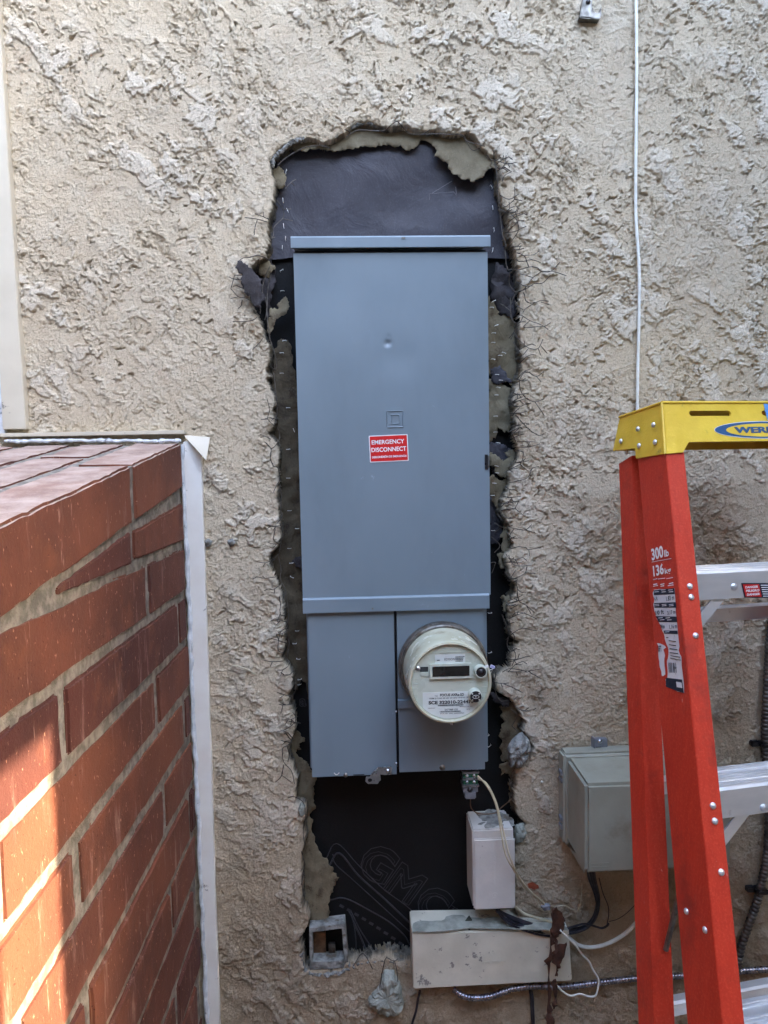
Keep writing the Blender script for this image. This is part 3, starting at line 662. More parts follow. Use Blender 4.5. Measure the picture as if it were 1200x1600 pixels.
# ================================================================== NETTING
RIGHT = [[(789,382),(790,400),(793,420),(800,421),(812,421),(829,417),(840,418),(846,424),(862,424),(873,427),(885,431)],[(875,410),(860,424),(846,424)],[(846,424),(832,434),(825,445),(818,452),(806,457),(796,443),(797,425)],[(806,457),(822,451),(835,443),(848,442),(860,430)],[(796,480),(800,470),(806,457)],[(808,395),(820,400),(825,415),(827,417)],[(820,399),(834,398),(842,392)],[(812,428),(822,430),(832,434)],[(806,406),(814,409),(830,406),(845,410)],
[(818,457),(824,472),(836,473),(845,470),(857,471)],[(836,473),(822,482),(817,488)],[(845,472),(858,476)],[(782,474),(797,485),(800,500),(808,508),(802,520),(795,528)],[(808,508),(798,531)],[(806,493),(815,493),(828,501),(845,507),(857,515)],[(828,501),(818,510),(824,512),(840,510),(852,509),(860,504)],[(803,520),(812,532),(826,544),(841,545),(848,530)],[(841,545),(845,555)],[(845,541),(855,552)],[(826,544),(818,554)],[(802,534),(806,542),(813,553)],[(805,470),(810,480),(818,484)],[(797,465),(798,480),(797,498)],
[(850,580),(838,588),(826,582),(818,584),(812,595),(813,610),(822,622),(836,628),(850,623)],[(838,588),(846,597)],[(836,628),(846,642),(850,650)],[(800,650),(806,642),(816,634),(830,630)],[(797,622),(805,617),(812,617)],[(805,648),(818,662),(828,672),(842,680),(850,678)],[(798,670),(805,666),(814,665)],[(798,673),(806,690)],[(808,690),(836,690)],[(806,704),(817,706),(816,718),(813,725),(826,736),(832,731),(842,729)],[(797,733),(813,725)],[(832,731),(824,746),(808,751),(796,754)],
[(776,798),(779,806),(785,813)],[(783,798),(800,795),(805,794),(812,780)],[(805,794),(818,806)],[(795,840),(800,830),(805,826),(820,828),(831,820)],[(820,828),(836,832)],[(795,840),(802,847)],[(798,858),(810,854),(822,856),(826,859),(845,855)],[(826,859),(827,869)],[(795,868),(801,881),(812,884),(830,883)],[(793,905),(806,903),(820,895),(823,885)],[(820,895),(836,896)],[(798,903),(806,890)],[(806,908),(808,918),(810,938),(822,946),(835,957)],[(810,938),(796,943)],[(822,946),(830,960)],[(797,952),(810,944)],[(800,963),(806,957),(818,958),(838,967)],
[(772,817),(782,824),(773,832)],[(782,824),(787,824)],[(767,838),(781,852),(772,864)],[(781,852),(785,852)],[(761,884),(768,879),(774,880),(768,895)],[(790,1000),(800,990),(815,982),(838,986)],[(795,1010),(812,1015)],[(785,1050),(797,1045),(815,1047),(825,1048),(845,1045)],[(825,1048),(836,1055),(846,1061)],[(775,1050),(773,1075),(781,1094),(795,1094)],[(786,1068),(800,1074),(812,1080),(818,1083)],[(798,1108),(808,1118),(800,1134)],[(800,1134),(808,1143)],[(802,1094),(809,1088)],
[(771,235),(773,252),(777,275),(778,300),(781,330),(783,352),(786,370),(792,385)],[(777,268),(788,258),(791,243)],[(788,260),(798,268)],[(784,283),(788,274),(800,268)],[(781,305),(796,311),(811,303)],[(804,292),(804,310),(797,318),(790,323),(785,320)],[(804,311),(816,313)],[(798,335),(808,345),(800,355),(793,362)],[(808,345),(818,345)],[(790,363),(805,362),(815,357),(822,354)],[(808,345),(810,360),(797,380)],[(808,920),(814,925),(822,926)],[(784,960),(790,975),(795,990),(792,1005),(797,1020)],[(796,985),(804,995),(800,1010),(806,1025),(800,1040)]]
LEFT = [[(432,313),(443,327),(442,340),(428,355),(427,368),(423,373),(430,370)],[(443,327),(455,327)],[(442,342),(457,345)],[(446,295),(455,285),(462,280)],[(455,285),(460,290)],[(382,340),(400,342),(418,347)],[(402,343),(398,358),(397,367)],[(373,408),(380,403),(390,402),(402,399),(415,403),(422,408),(424,414)],[(404,405),(402,424)],[(367,430),(380,430)],[(367,430),(361,450)],[(361,451),(373,464),(386,467),(405,480),(407,490)],[(373,464),(360,466)],[(378,468),(377,477),(372,482)],[(422,415),(414,435),(410,455),(416,470),(416,490),(414,500)],[(424,425),(418,450),(417,480),(418,500),(422,530),(428,548),(432,565),(431,577),(420,572)],[(364,503),(385,502),(395,500),(402,495)],[(395,546),(406,535),(411,528)],
[(427,582),(430,600),(432,625),(433,645),(429,665),(434,670),(437,684),(430,697),(424,701)],[(418,624),(421,640),(419,655),(429,665)],[(408,655),(419,655)],[(413,690),(423,701),(422,715),(427,728),(435,732),(436,750),(434,755)],[(434,755),(427,770)],[(437,757),(440,775),(438,795),(441,806),(432,818)],[(437,818),(442,835),(440,842),(436,862),(434,867),(421,881)],[(435,867),(439,890),(438,905),(446,922),(442,935)],[(418,821),(430,824),(427,843),(436,850)],[(446,922),(448,940),(451,960),(447,980)],[(436,932),(438,945),(438,960),(447,962)],[(438,960),(433,972)],[(446,982),(438,990),(435,1015),(444,1020)],[(446,982),(452,1005),(448,1030)],[(456,1057),(462,1065),(461,1080),(455,1090),(451,1102)],[(441,1092),(442,1100),(439,1115)],[(441,1100),(447,1101)],[(457,1113),(462,1120),(460,1130),(445,1140),(433,1143)],[(450,1125),(446,1132)],[(445,1145),(455,1158),(448,1165),(441,1170),(443,1190),(455,1205),(460,1225)],[(443,1195),(440,1212),(431,1222)],[(448,1165),(452,1180),(450,1190)],[(440,1212),(455,1222)],[(450,1247),(460,1245),(474,1255),(477,1275),(474,1300),(476,1320)],[(470,1330),(476,1350),(472,1375),(474,1400)]]
TOP = [[(434,258),(446,247),(462,238),(478,230),(492,227),(502,227),(515,231)],[(540,214),(552,206),(562,203),(578,204),(600,204),(610,196),(620,190),(630,200),(640,208),(660,210),(672,202)],[(660,210),(685,209),(700,210),(720,210),(730,220),(745,225),(757,228)],[(725,215),(737,234),(750,232)],[(538,202),(548,207)]]
LOW = [[(552,1510),(566,1490),(575,1500),(582,1514)],[(605,1494),(600,1504),(594,1540),(592,1560)],[(605,1497),(616,1501),(622,1498)],[(616,1501),(620,1515),(622,1534)],[(592,1560),(600,1548),(604,1530)]]
def netting(lines, label, seed, yout=-.010):
    g = G(); r = random.Random(seed)
    for L in lines:
        k = len(L); a0 = r.uniform(.002, .016); pts = []
        for i, (x, y) in enumerate(L):
            w = P(x, y, 0); q = sdf(np.array([w[0]]), np.array([w[2]]), HP)[0]
            Y = (-.009-a0*r.uniform(.6, 1.1)) if q > 0 else max(-.012, -.008+.5*(-q))
            pts.append(P(x+r.uniform(-.5, .5), y+r.uniform(-.5, .5), Y))
        c = cr(pts, 4)
        g.tube(c, .00080, 5)
        if r.random() < .6 and len(c) > 6:          # a second strand twisted round the first
            h_ = len(c)//2+2; g.tube([q+np.array([math.sin(i*1.9)*.0011, math.cos(i*1.9)*.0011, math.sin(i*1.9)*.0008]) for i, q in enumerate(c[:h_+2])], .0006, 4)
    o = g.obj('stucco_netting', MT['wire'], smooth=True); tag(o, label, 'wire netting'); o['kind'] = 'stuff'; return o
def frays(y0, y1, n_, side, seed):
    r = random.Random(seed); out = []
    E_ = [q for q in HOLE if y0 < q[1] < y1 and ((q[0] > 700) == (side > 0))]
    for _ in range(n_):
        q = E_[r.randrange(len(E_))]; a = r.uniform(-.9, .9); L = r.uniform(8, 17); sx = side
        p0 = (q[0]-sx*r.uniform(2, 9), q[1]+r.uniform(-8, 8)); p1 = (p0[0]+sx*L*math.cos(a), p0[1]+L*math.sin(a)); p2 = (p1[0]+sx*L*.8*math.cos(a*.3), p1[1]+L*.8*math.sin(a*.3-.2))
        out.append([p0, p1, p2]); b = a+r.choice((-1, 1))*r.uniform(.7, 1.1); k = r.uniform(5, 11)
        out.append([p1, (p1[0]+sx*k*math.cos(b), p1[1]+k*math.sin(b))])
        if r.random() < .5: out.append([p2, (p2[0]+sx*6, p2[1]+r.uniform(-5, 5))])
    return out
RIGHT += frays(370, 1120, 46, 1, 3)+frays(240, 380, 8, 1, 5); LEFT += frays(330, 1250, 22, -1, 4)
netting(RIGHT, 'bent rusty chicken wire ends sticking out along the right rim', 1)
netting(LEFT, 'rusty chicken wire along the left broken rim', 2)
netting(TOP, 'twisted chicken wire strand across the top rim', 3)
netting(LOW, 'cut wire ends poking up from the bottom rim', 4)
# ================================================================== METER PANEL
PF_ = -.05
def PP(x, y, Y=PF_): q = P(x, y, Y); return q[0], q[2]
pl, pr_, pt, pbm = -.1090, .2550, 2.1310, 1.0955
mp = thing('meter_panel', 'tall grey electrical service panel set in the broken out stucco', 'electrical panel', (.073, .03, pbm))
G().box(pl+.004, pr_-.004, PF_+.016, .034, pbm+.012, pt-.014).obj('cabinet', MT['panel'], mp, bevel=.0015)
# rain cap
g = G(); xL, xR = -.113, .2600
prof = [(.034, 2.137), (-.058, 2.133), (-.060, 2.130), (-.060, 2.1115), (-.057, 2.1105), (-.057, 2.1295), (.034, 2.132)]
g.prism([(xL, y, z) for y, z in prof], (xR-xL, 0, 0)); g.obj('rain_cap', MT['panel'], mp, bevel=.0004)
g = G(); a = PP(630, 373); g.box(a[0]-.004, a[0]+.003, -.0614, -.060, 2.1265, 2.1295); g.obj('cap_notch', MT['dullsteel'], mp)
# upper door: dented sheet with folded edges
def door(name, x0, x1, z0, z1, yf, yb, dents=(), nx=30, nz=60):
    bm = bmesh.new(); vs = {}
    for i in range(nx+1):
        for j in range(nz+1):
            x = x0+(x1-x0)*i/nx; z = z0+(z1-z0)*j/nz
            y = yf-.0016*math.sin(math.pi*i/nx)*math.sin(math.pi*j/nz)
            for (dx, dz, dr, da) in dents: y += da*math.exp(-(((x-dx)**2+(z-dz)**2)/dr**2))
            vs[i, j] = bm.verts.new((x, y, z))
    for i in range(nx):
        for j in range(nz): bm.faces.new((vs[i, j], vs[i+1, j], vs[i+1, j+1], vs[i, j+1]))
    rim = [vs[i, 0] for i in range(nx+1)]+[vs[nx, j] for j in range(1, nz+1)]+[vs[i, nz] for i in range(nx-1, -1, -1)]+[vs[0, j] for j in range(nz-1, 0, -1)]
    back = [bm.verts.new((v.co.x, yb, v.co.z)) for v in rim]; n = len(rim)
    for i in range(n): bm.faces.new((rim[(i+1) % n], rim[i], back[i], back[(i+1) % n]))
    ed = [e for e in bm.edges if e.verts[0] in rim and e.verts[1] in rim and len(e.link_faces) == 2 and e.calc_face_angle(0) > 1]
    bmesh.ops.bevel(bm, geom=ed, offset=.0014, segments=3, affect='EDGES')
    bmesh.ops.recalc_face_normals(bm, faces=bm.faces)
    bm.verts.index_update(); V = [tuple(v.co) for v in bm.verts]; F = [tuple(q.index for q in f.verts) for f in bm.faces]; bm.free()
    o_ = mobj(name, V, F, MT['panel'], mp, smooth=True); md = o_.modifiers.new('weighted_normal', 'WEIGHTED_NORMAL'); md.keep_sharp = True; return o_
dp = PP(606, 536)
upd = door('upper_door', -.1095, .2560, 1.4505, 2.1045, PF_, PF_+.018, dents=[(dp[0], dp[1], .0055, .0040), (dp[0]+.001, dp[1]+.012, .004, .0012), (dp[0]+.02, dp[1]-.03, .03, .0012), (-.06, 2.04, .05, .0014), (.2, 1.66, .06, .0012)], nx=150, nz=270)
g = G(); prof = [(PF_+.010, 1.4565), (PF_-.003, 1.4525), (PF_-.0055, 1.450), (PF_-.0055, 1.4240), (PF_-.003, 1.4235), (PF_-.0035, 1.4485), (PF_+.010, 1.452)]
g.prism([(-.1095, y, z) for y, z in prof], (.362, 0, 0)); g.obj('door_ledge', MT['panel'], mp, bevel=.0004)
a = PP(582, 950); G().box(a[0]-.0015, a[0]+.0015, PF_-.0062, PF_-.005, a[1]-.0015, a[1]+.0015).obj('screw', MT['dullsteel'], mp)
G().box(-.108, .2540, PF_+.006, PF_+.0155, 2.098, 2.1105).obj('cap_shadow_strip', MT['black'], mp)  # black strip painting in the shadow line under the cap
# embossed square logo
c = PP(617, 655); cy_ = PF_-.0018; s = .0152
def ring_rect(cx, cz, hw, hh, r, Y): return [(cx-hw, Y, cz-hh), (cx+hw, Y, cz-hh), (cx+hw, Y, cz+hh), (cx-hw, Y, cz+hh), (cx-hw, Y, cz-hh), (cx+hw*.9, Y, cz-hh)]
g = G(); g.tube(ring_rect(c[0], c[1], s, s, 0, cy_), .0013, 6)
g.tube([(c[0]-.0085, cy_, c[1]+.0085), (c[0]+.006, cy_, c[1]+.0085), (c[0]+.0085, cy_, c[1]+.006), (c[0]+.0085, cy_, c[1]-.006), (c[0]+.006, cy_, c[1]-.0085), (c[0]-.0085, cy_, c[1]-.0085), (c[0]-.0075, cy_, c[1]-.006)], .0012, 6)
g.tube([(c[0]-.0055, cy_, c[1]-.0085), (c[0]-.0055, cy_, c[1]+.0065)], .0011, 6)
g.tube([(c[0]+.004, cy_, c[1]-.005), (c[0]+.004, cy_, c[1]+.0045), (c[0]-.002, cy_, c[1]+.0045)], .0004, 6)
g.obj('embossed_logo', MT['panel'], mp, smooth=True)
# red sticker
c = P(607.5, 700.5, PF_-.0026); ta = rad(1.6); ux = np.array((math.cos(ta), 0, math.sin(ta))); uz = np.array((-math.sin(ta), 0, math.cos(ta)))
def rrect(w, h_, r=.002, n=4):
    pts = []
    for (sx, sz, a0) in ((1, 1, 0), (-1, 1, 90), (-1, -1, 180), (1, -1, 270)):
        for k in range(n+1):
            a = rad(a0+90*k/n); pts.append((sx*(w-r)+r*math.cos(a), sz*(h_-r)+r*math.sin(a), 0))
    return pts, [tuple(range(len(pts)))]
st = mobj('warning_sticker', *place(rrect(.0372, .0256, .0015), c, ux, uz, NW), MT['white'], mp)
mobj('red_field', *place(rrect(.0354, .0238, .0008), c, ux, uz, NW, lift=.0003), MT['red'], st)
def tx(body, w, h_, cx, cz, o, ux_, uz_, un, mat, parent, bold=.012, name='lettering', lift=.0006, align='CENTER', outline=0., g=None):
    vf = text_geo(body, 1., bold, outline); xs_ = [p[0] for p in vf[0]]; zs_ = [p[1] for p in vf[0]]
    W_ = max(xs_)-min(xs_); H_ = max(zs_)-min(zs_); mx = (max(xs_)+min(xs_))/2; mz = (max(zs_)+min(zs_))/2
    vf = ([((p[0]-mx)*w/W_+cx, (p[1]-mz)*h_/H_+cz, p[2]*h_/H_) for p in vf[0]], vf[1])
    V_, F_ = place(vf, o, ux_, uz_, un, lift=lift)
    if g is not None: g.add(V_, F_); return None
    return mobj(name, V_, F_, mat, parent)
g = G()
tx('EMERGENCY', .0625, .0083, -.001, .0125, c, ux, uz, NW, None, None, g=g, bold=.02); tx('DISCONNECT', .0665, .0086, 0, -.0018, c, ux, uz, NW, None, None, g=g, bold=.02)
tx('DESCONEXIÓN DE EMERGENCIA', .0665, .0050, .0005, -.0152, c, ux, uz, NW, None, None, g=g, bold=.03); pass
g.obj('lettering', MT['white'], st)
# right edge latch
a = PP(759.5, 722); g = G(); g.box(a[0]-.0025, a[0]+.0035, PF_-.0015, PF_+.012, a[1]-.0145, a[1]+.0145); g.obj('latch_clip', MT['black'], mp, bevel=.0006)
G().box(a[0]+.0036, a[0]+.0055, PF_-.003, PF_+.012, a[1]-.012, a[1]+.012).obj('latch_tab', MT['dullsteel'], mp, bevel=.0004)
# lower covers
lz0, lz1 = 1.0955, 1.4222
door('lower_left_cover', -.1010, .0660, lz0, lz1, PF_+.0035, PF_+.02, nx=12, nz=20)
zc = PP(650, 1103)[1]
door('meter_cover', .0715, .2420, zc+.004, lz1, PF_+.0035, PF_+.02, nx=12, nz=20)
door('lower_right_cover', .0715, .2420, lz0+.0035, zc-.004, PF_+.0035, PF_+.02, nx=12, nz=16)
g = G(); prof = [(PF_+.003, zc+.0135), (PF_-.0010, zc+.0115), (PF_-.0010, zc-.0045), (PF_+.003, zc-.005)]
g.prism([(.0705, y, z) for y, z in prof], (.172, 0, 0)); g.obj('cover_ledge', MT['panel'], mp, bevel=.0004)
G().box(.0660, .0715, PF_+.014, PF_+.02, lz0+.01, lz1).obj('cover_gap', MT['black'], mp)
def screw(px, py, r, par_, Y=PF_-.0005, mat='steel', ax=NW, o=None):
    c_ = P(px, py, Y) if o is None else o
    g_ = G().lathe([(r*1.25, 0), (r*1.25, r*.25), (r, r*.45), (r*.7, r*.75), (r*.3, r*.88), (0, r*.9)], c_, ax, 20)
    ob = g_.obj('screw', MT[mat], par_, smooth=True)
    return ob
screw(540, 1211, .0036, mp, PF_+.0035, 'dullsteel'); screw(691, 1199, .0046, mp, PF_+.0035, 'dullsteel')
screw(619, 1112, .0016, mp, PF_+.0035); screw(619, 1193, .0016, mp, PF_+.0035)
g = G(); a = P(526, 1209, PF_-.0002)
g.tube(cr([a+np.array(q) for q in ((-.005, 0, .002), (-.003, 0, -.0005), (0, 0, -.002), (.003, 0, -.0005), (.005, 0, .002))], 5), .0009, 6); g.obj('wire_loop', MT['staple'], mp, smooth=True)
# hasp bracket at the bottom
Yh = PF_-.0035
hp = [(578,1214),(572,1214),(571,1221),(575,1225),(590,1225),(595,1219),(594,1210),(600,1211),(612,1211),(613,1200),(609,1198),(592,1199),(583,1206)]
v = [P(x, y, Yh) for x, y in hp]; g = G(); g.prism(v, (0, .0022, 0)); hb = g.obj('hasp_bracket', MT['steel'], mp, bevel=.0004)
c_ = P(578, 1219, Yh-.0006); mobj('lock_hole', *place(([(.0042*math.cos(k*.3927), .0036*math.sin(k*.3927), 0) for k in range(16)], [tuple(range(16))]), c_, XW, ZW, NW), MT['black'], hb)
screw(606, 1205, .0036, mp, Yh-.0008, 'steel')
a = P(552, 1212, PF_-.0002); G().box(a[0], a[0]+.022, PF_+.0028, PF_+.0032, a[2]-.0008, a[2]+.0010).obj('cover_slot', MT['black'], mp)
# ================================================================== ELECTRIC METER
mc = np.array([.1600, 0, 1.3125]); mt = thing('electric_meter', 'round cream electric meter with dark display on the lower panel', 'electric meter', (mc[0], PF_, mc[2]))
def MC(h_): return (mc[0], PF_+.0035-h_, mc[2])
g = G().lathe([(.083, -.002), (.0875, 0), (.0875, .010), (.0865, .0125), (.083, .0135), (.083, .016), (.0855, .018), (.0855, .024), (.0835, .0265), (.0795, .0265)], MC(0), NW, 96); g.obj('sealing_ring', MT['dullsteel'], mt, smooth=True)
g = G().lathe([(.0805, .012), (.0800, .030), (.0780, .070), (.0762, .098), (.0757, .108), (.0742, .1115), (.0712, .1125), (.0698, .1105), (.0694, .1060)], MC(0), NW, 96); g.obj('cover', MT['meterbody'], mt, smooth=True)
FY = MC(.1062)[1]
g = G().lathe([(.0695, .1040), (.0693, .1062), (0, .1062)], MC(0), NW, 96); face = g.obj('face_plate', MT['meterface'], mt, smooth=True)
def F(x, y, lift=0.): return P(x, y, FY-lift)
# hinge/label arc at the top
def fbox(x0, y0, x1, y1, h_, name, mat, par_, bevel=.0006):
    a, b = F(x0, y0), F(x1, y1); return G().box(min(a[0], b[0]), max(a[0], b[0]), FY-h_, FY-.0001, min(a[2], b[2]), max(a[2], b[2])).obj(name, mat, par_, bevel=bevel)
bz = fbox(671, 1037, 736.5, 1058.5, .0050, 'display_bezel', MT['meterface'], mt)
bz2 = G(); a = F(675, 1040.5); b = F(733, 1054.5); bz2.box(a[0], b[0], FY-.0054, FY-.0050, b[2], a[2]); bz2.obj('display', MT['lcd'], mt)
fbox(656, 1042, 669, 1049.5, .0004, 'slot_recess', MT['ink'], mt, 0); fbox(657, 1050, 670, 1056, .002, 'slot_lip', MT['meterface'], mt)
screw(653, 1044.5, .0036, mt, FY-.0008, 'steel')
fbox(679.5, 1023, 727, 1036, .0006, 'owner_label', MT['metlabel'], mt, 0)
o_ = F(703, 1030)
g = G(); g.box(o_[0]-.0235, o_[0]-.0185, FY-.0011, FY-.0007, o_[2]-.0018, o_[2]-.0003); g.obj('small_print', MT['ink'], mt)
for i in range(4):
    z_ = o_[2]+.0042-i*.0026; x_ = o_[0]+.010
    g = G()
    while x_ < o_[0]+.0235: w_ = random.choice((.0012, .002, .003)); g.box(x_, x_+w_, FY-.0011, FY-.0007, z_-.0006, z_+.0006); x_ += w_+.0006
    g.obj('small_print', MT['ink'], mt)
g = G(); tx('EDISON', .019, .0044, -.0005, .000, o_, XW, ZW, NW, None, None, g=g, lift=.0009, bold=.0); g.obj('lettering', MT['dullsteel'], mt)
# button and optical port
for (x, y, r_, h_, nm) in ((750, 1047.5, .0112, .012, 'reset_button'), (741, 1084, .0112, .016, 'optical_port')):
    c_ = F(x, y); c_ = (c_[0]-(.0 if nm == 'reset_button' else .0), FY, c_[2])
    hs = G().lathe([(r_*1.05, 0), (r_, h_*.9), (r_*.93, h_), (r_*.80, h_), (r_*.78, h_-.002)], c_, NW, 40).obj(nm, MT['meterface'], mt, smooth=True)
    if nm == 'reset_button':
        G().lathe([(r_*.79, h_-.0015), (r_*.60, h_-.0015), (r_*.56, h_+.0005), (r_*.38, h_+.0022), (0, h_+.003)], c_, NW, 32).obj('button_dome', MT['black'], hs, smooth=True)
    else:
        G().lathe([(r_*.92, h_-.0004), (r_*.9, h_+.0006), (0, h_+.0006)], c_, NW, 32).obj('port_disc', MT['black'], hs)
        g = G()
        for (dx, dz) in ((-.6, .55), (.6, .55), (-.6, -.55), (.6, -.55)): g.lathe([(.0014, 0), (.0014, .0004), (0, .0004)], (c_[0]+dx*r_*.92, FY-h_-.0006, c_[2]+dz*r_*.92), NW, 10)
        g.tube([(c_[0]+.0058*math.cos(k*.5236), FY-h_-.0010, c_[2]+.0030*math.sin(k*.5236)) for k in range(13)], .0005, 5); g.lathe([(.0012, 0), (0, .0006)], (c_[0], FY-h_-.0008, c_[2]), NW, 8)
        g.obj('port_marks', MT['staple'], hs)
# rating plate: segment of a circle
lab = []; fc = np.array([mc[0], mc[2]]); zt = F(700, 1081)[2]; xl_, xr_ = F(660.5, 1090)[0], F(747.5, 1090)[0]; Rr = .0672
lab.append((xl_, zt))
zl = fc[1]-math.sqrt(Rr**2-(xl_-fc[0])**2); zr = fc[1]-math.sqrt(Rr**2-(xr_-fc[0])**2)
a0 = math.atan2(zl-fc[1], xl_-fc[0]); a1 = math.atan2(zr-fc[1], xr_-fc[0])
for k in range(17): a = a0+(a1-a0)*k/16; lab.append((fc[0]+Rr*math.cos(a), fc[1]+Rr*math.sin(a)))
lab.append((xr_, zt)); G().prism([(x, FY-.0005, z) for x, z in lab], (0, .0004, 0)).obj('rating_plate', MT['metlabel'], mt)
g = G(); o_ = F(704, 1095)
def ft(s_, x0, x1, yc, hpx, bold=.02):
    a_ = F(x0, yc); b_ = F(x1, yc); tx(s_, b_[0]-a_[0], hpx*.00113, (a_[0]+b_[0])/2-o_[0], a_[2]-o_[2], o_, XW, ZW, NW, None, None, g=g, lift=.0008, bold=bold)
ft('TYPE', 679, 684, 1087.5, 1.6); ft('FOCUS AXRe-SD', 687.5, 725, 1086, 4.4, .035); ft('FORM 2S CLASS 200 240V 3W 60Hz TA=30 Kh 1.0', 671, 731, 1091.3, 2.4)
ft('SCE 322010-224475', 669.5, 740, 1098, 5.8, .04); ft('PRODUCT', 669, 680, 1106.6, 1.4); ft('MADE IN THE USA', 718, 738, 1103.8, 1.3); ft('REV A', 729, 734, 1108, 1.2)
ft('217 969 151', 694.5, 715, 1108.8, 3.2); ft('FCC ID  S/N  CANADA', 688, 725, 1115, 1.5)
def bars(x0, x1, yc, hpx, n, seed):
    r_ = random.Random(seed); a_ = F(x0, yc); b_ = F(x1, yc); x = a_[0]; hh = hpx*.00113/2
    while x < b_[0]:
        w_ = r_.choice((.00025, .0004, .0006)); g.box(x, x+w_, FY-.0009, FY-.0006, a_[2]-hh, a_[2]+hh); x += w_+r_.choice((.0003, .0005))
bars(684, 724, 1102.2, 2.6, 40, 1); bars(687, 719, 1112, 2.0, 40, 2)
g.obj('lettering', MT['ink'], mt)
# embossed ticks round the face
def rib(x0, x1, z0, z1, h_=.0006): G().box(x0, x1, FY-h_, FY, z0, z1).obj('rib', MT['meterface'], mt)
for y in (1061, 1068.5, 1077, 1085, 1092): a = F(645, y); rib(a[0], a[0]+.0095, a[2]-.0004, a[2]+.0004)
for y in (1057, 1065, 1073, 1081, 1089): a = F(753, y); rib(a[0], a[0]+.0085, a[2]-.0004, a[2]+.0004)
for x in (686, 694, 703, 712, 719.5): a = F(x, 1013); rib(a[0]-.0003, a[0]+.0003, a[2]-.005, a[2]+.003)
a, b = F(672, 1019.8), F(736, 1019); rib(a[0], b[0], a[2]-.0005, a[2]+.0005, .0012)
a = F(656.5, 1060); rib(a[0]-.0003, a[0]+.0003, a[2]-.035, a[2]); a = F(752, 1060); rib(a[0]-.0003, a[0]+.0003, a[2]-.035, a[2])
screw(706, 1130, .0030, mt, MC(.108)[1], 'steel')
g = G(); a = P(766, 1042, -.12); chunk_ = None
g.tube(cr([a+np.array(q) for q in ((-.012, -.030, .004), (-.006, -.028, .003), (0, -.02, .002), (.003, -.01, 0), (.002, 0, -.010), (0, .01, -.02))], 5), .0007, 5)
g.obj('seal_wire', MT['staple'], mt, smooth=True)
g = G(); a = P(769.5, 1042, -.135); g.add(*place(([(x, z, y) for x in (-.0045, .0045) for z in (-.0030, .0030) for y in (-.002, .002)], [(0, 1, 3, 2), (4, 6, 7, 5), (0, 4, 5, 1), (2, 3, 7, 6), (0, 2, 6, 4), (1, 5, 7, 3)]), a, (.88, 0, -.47), (.47, 0, .88), NW))
g.obj('seal_tag', simple('seal_tag_plastic', (190, 186, 204), (150, 148, 190), 300, .4), mt, bevel=.0008)
g = G(); a = F(760, 1041, .004); g.lathe([(.0036, 0), (.003, .002), (0, .0024)], a, NW, 16); g.obj('seal_button', MT['white'], mt, smooth=True)

# ================================================================== BONDING TERMINAL + WIRES
tb = thing('bonding_terminal', 'small green and grey bonding terminal hanging under the panel', 'wire terminal', P(734, 1248, -.03))
def bpx(x0, y0, x1, y1, Yf, Yb): a, b = P(x0, y0, Yf), P(x1, y1, Yf); return G().box(a[0], b[0], Yf, Yb, b[2], a[2])
bpx(724, 1207, 747, 1228, -.034, -.010).obj('green_block', MT['green'], tb, bevel=.001)
g = G()
for y in (1206, 1216, 1226.5): a, b = P(722.5, y, -.036), P(748.5, y+2.4, -.036); g.box(a[0], b[0], -.0375, -.012, b[2], a[2])
g.obj('clamp_bars', MT['steel'], tb, bevel=.0004)
for (x, y) in ((730, 1212), (741, 1212), (730, 1222), (741, 1222)): screw(x, y, .0026, tb, -.035, 'steel')
bpx(724, 1229, 747, 1238, -.034, -.010).obj('lower_block', MT['greyplastic'], tb, bevel=.001)
bpx(727, 1238, 744, 1249, -.038, -.010).obj('lug', MT['greyplastic'], tb, bevel=.002)
screw(734.5, 1234, .0042, tb, -.0355, 'black')
def wire(name, pts, r, mat, label, cat='wire', sides=8, k=8, group=None):
    g_ = G().tube(cr([P(x, y, Y) for x, y, Y in pts], k), r, sides); o_ = g_.obj(name, MT[mat], smooth=True); tag(o_, label, cat, group); return o_
wire('wire', [(735,1248,-.026),(736,1262,-.024),(745,1270,-.022),(758,1272,-.024),(775,1270,-.018),(783,1262,-.004),(793,1254,.010),(806,1242,.022)], .0011, 'copper', 'thin bare copper ground wire curling above the small box')
wire('wire', [(746,1212,-.045),(756,1222,-.052),(768,1240,-.056),(777,1265,-.062),(783,1300,-.068),(790,1335,-.072),(803,1360,-.06),(820,1386,-.035),(838,1402,-.02),(850,1412,-.018)], .0018, 'creamwire', 'cream wire of the pair crossing the small box, the left one')
wire('wire', [(747,1217,-.042),(760,1224,-.05),(773,1248,-.054),(781,1275,-.062),(788,1305,-.068),(797,1340,-.074),(812,1372,-.05),(828,1392,-.03),(842,1404,-.022),(854,1416,-.018)], .0017, 'creamwire', 'cream wire of the pair crossing the small box, the right one')
chunk('wire_splice', MT['greyplastic'], P(853, 1417, -.02), (.010, .005, .006), 3, label='grey taped wire splice above the brown strip', cat='splice', subdiv=3)
wire('wire', [(873,1416,-.016),(882,1415,-.014),(893,1420,-.014),(902,1425,-.014),(905,1420,-.014),(908,1404,-.014),(910,1378,-.014)], .0009, 'creamwire', 'thin cream bell wire hooked up under the telecom box')
wire('wire', [(838,1404,-.018),(843,1416,-.018),(850,1424,-.018),(858,1424,-.018)], .0010, 'creamwire', 'short thin cream wire tail beside the splice')
wire('cable', [(1030,1405,-.016),(1012,1425,-.016),(993,1443,-.016),(975,1460,-.016),(950,1474,-.018),(925,1480,-.020),(905,1477,-.022),(890,1466,-.024),(878,1456,-.024)], .0038, 'whitecable', 'thick white cable sweeping right behind the ladder', 'cable')
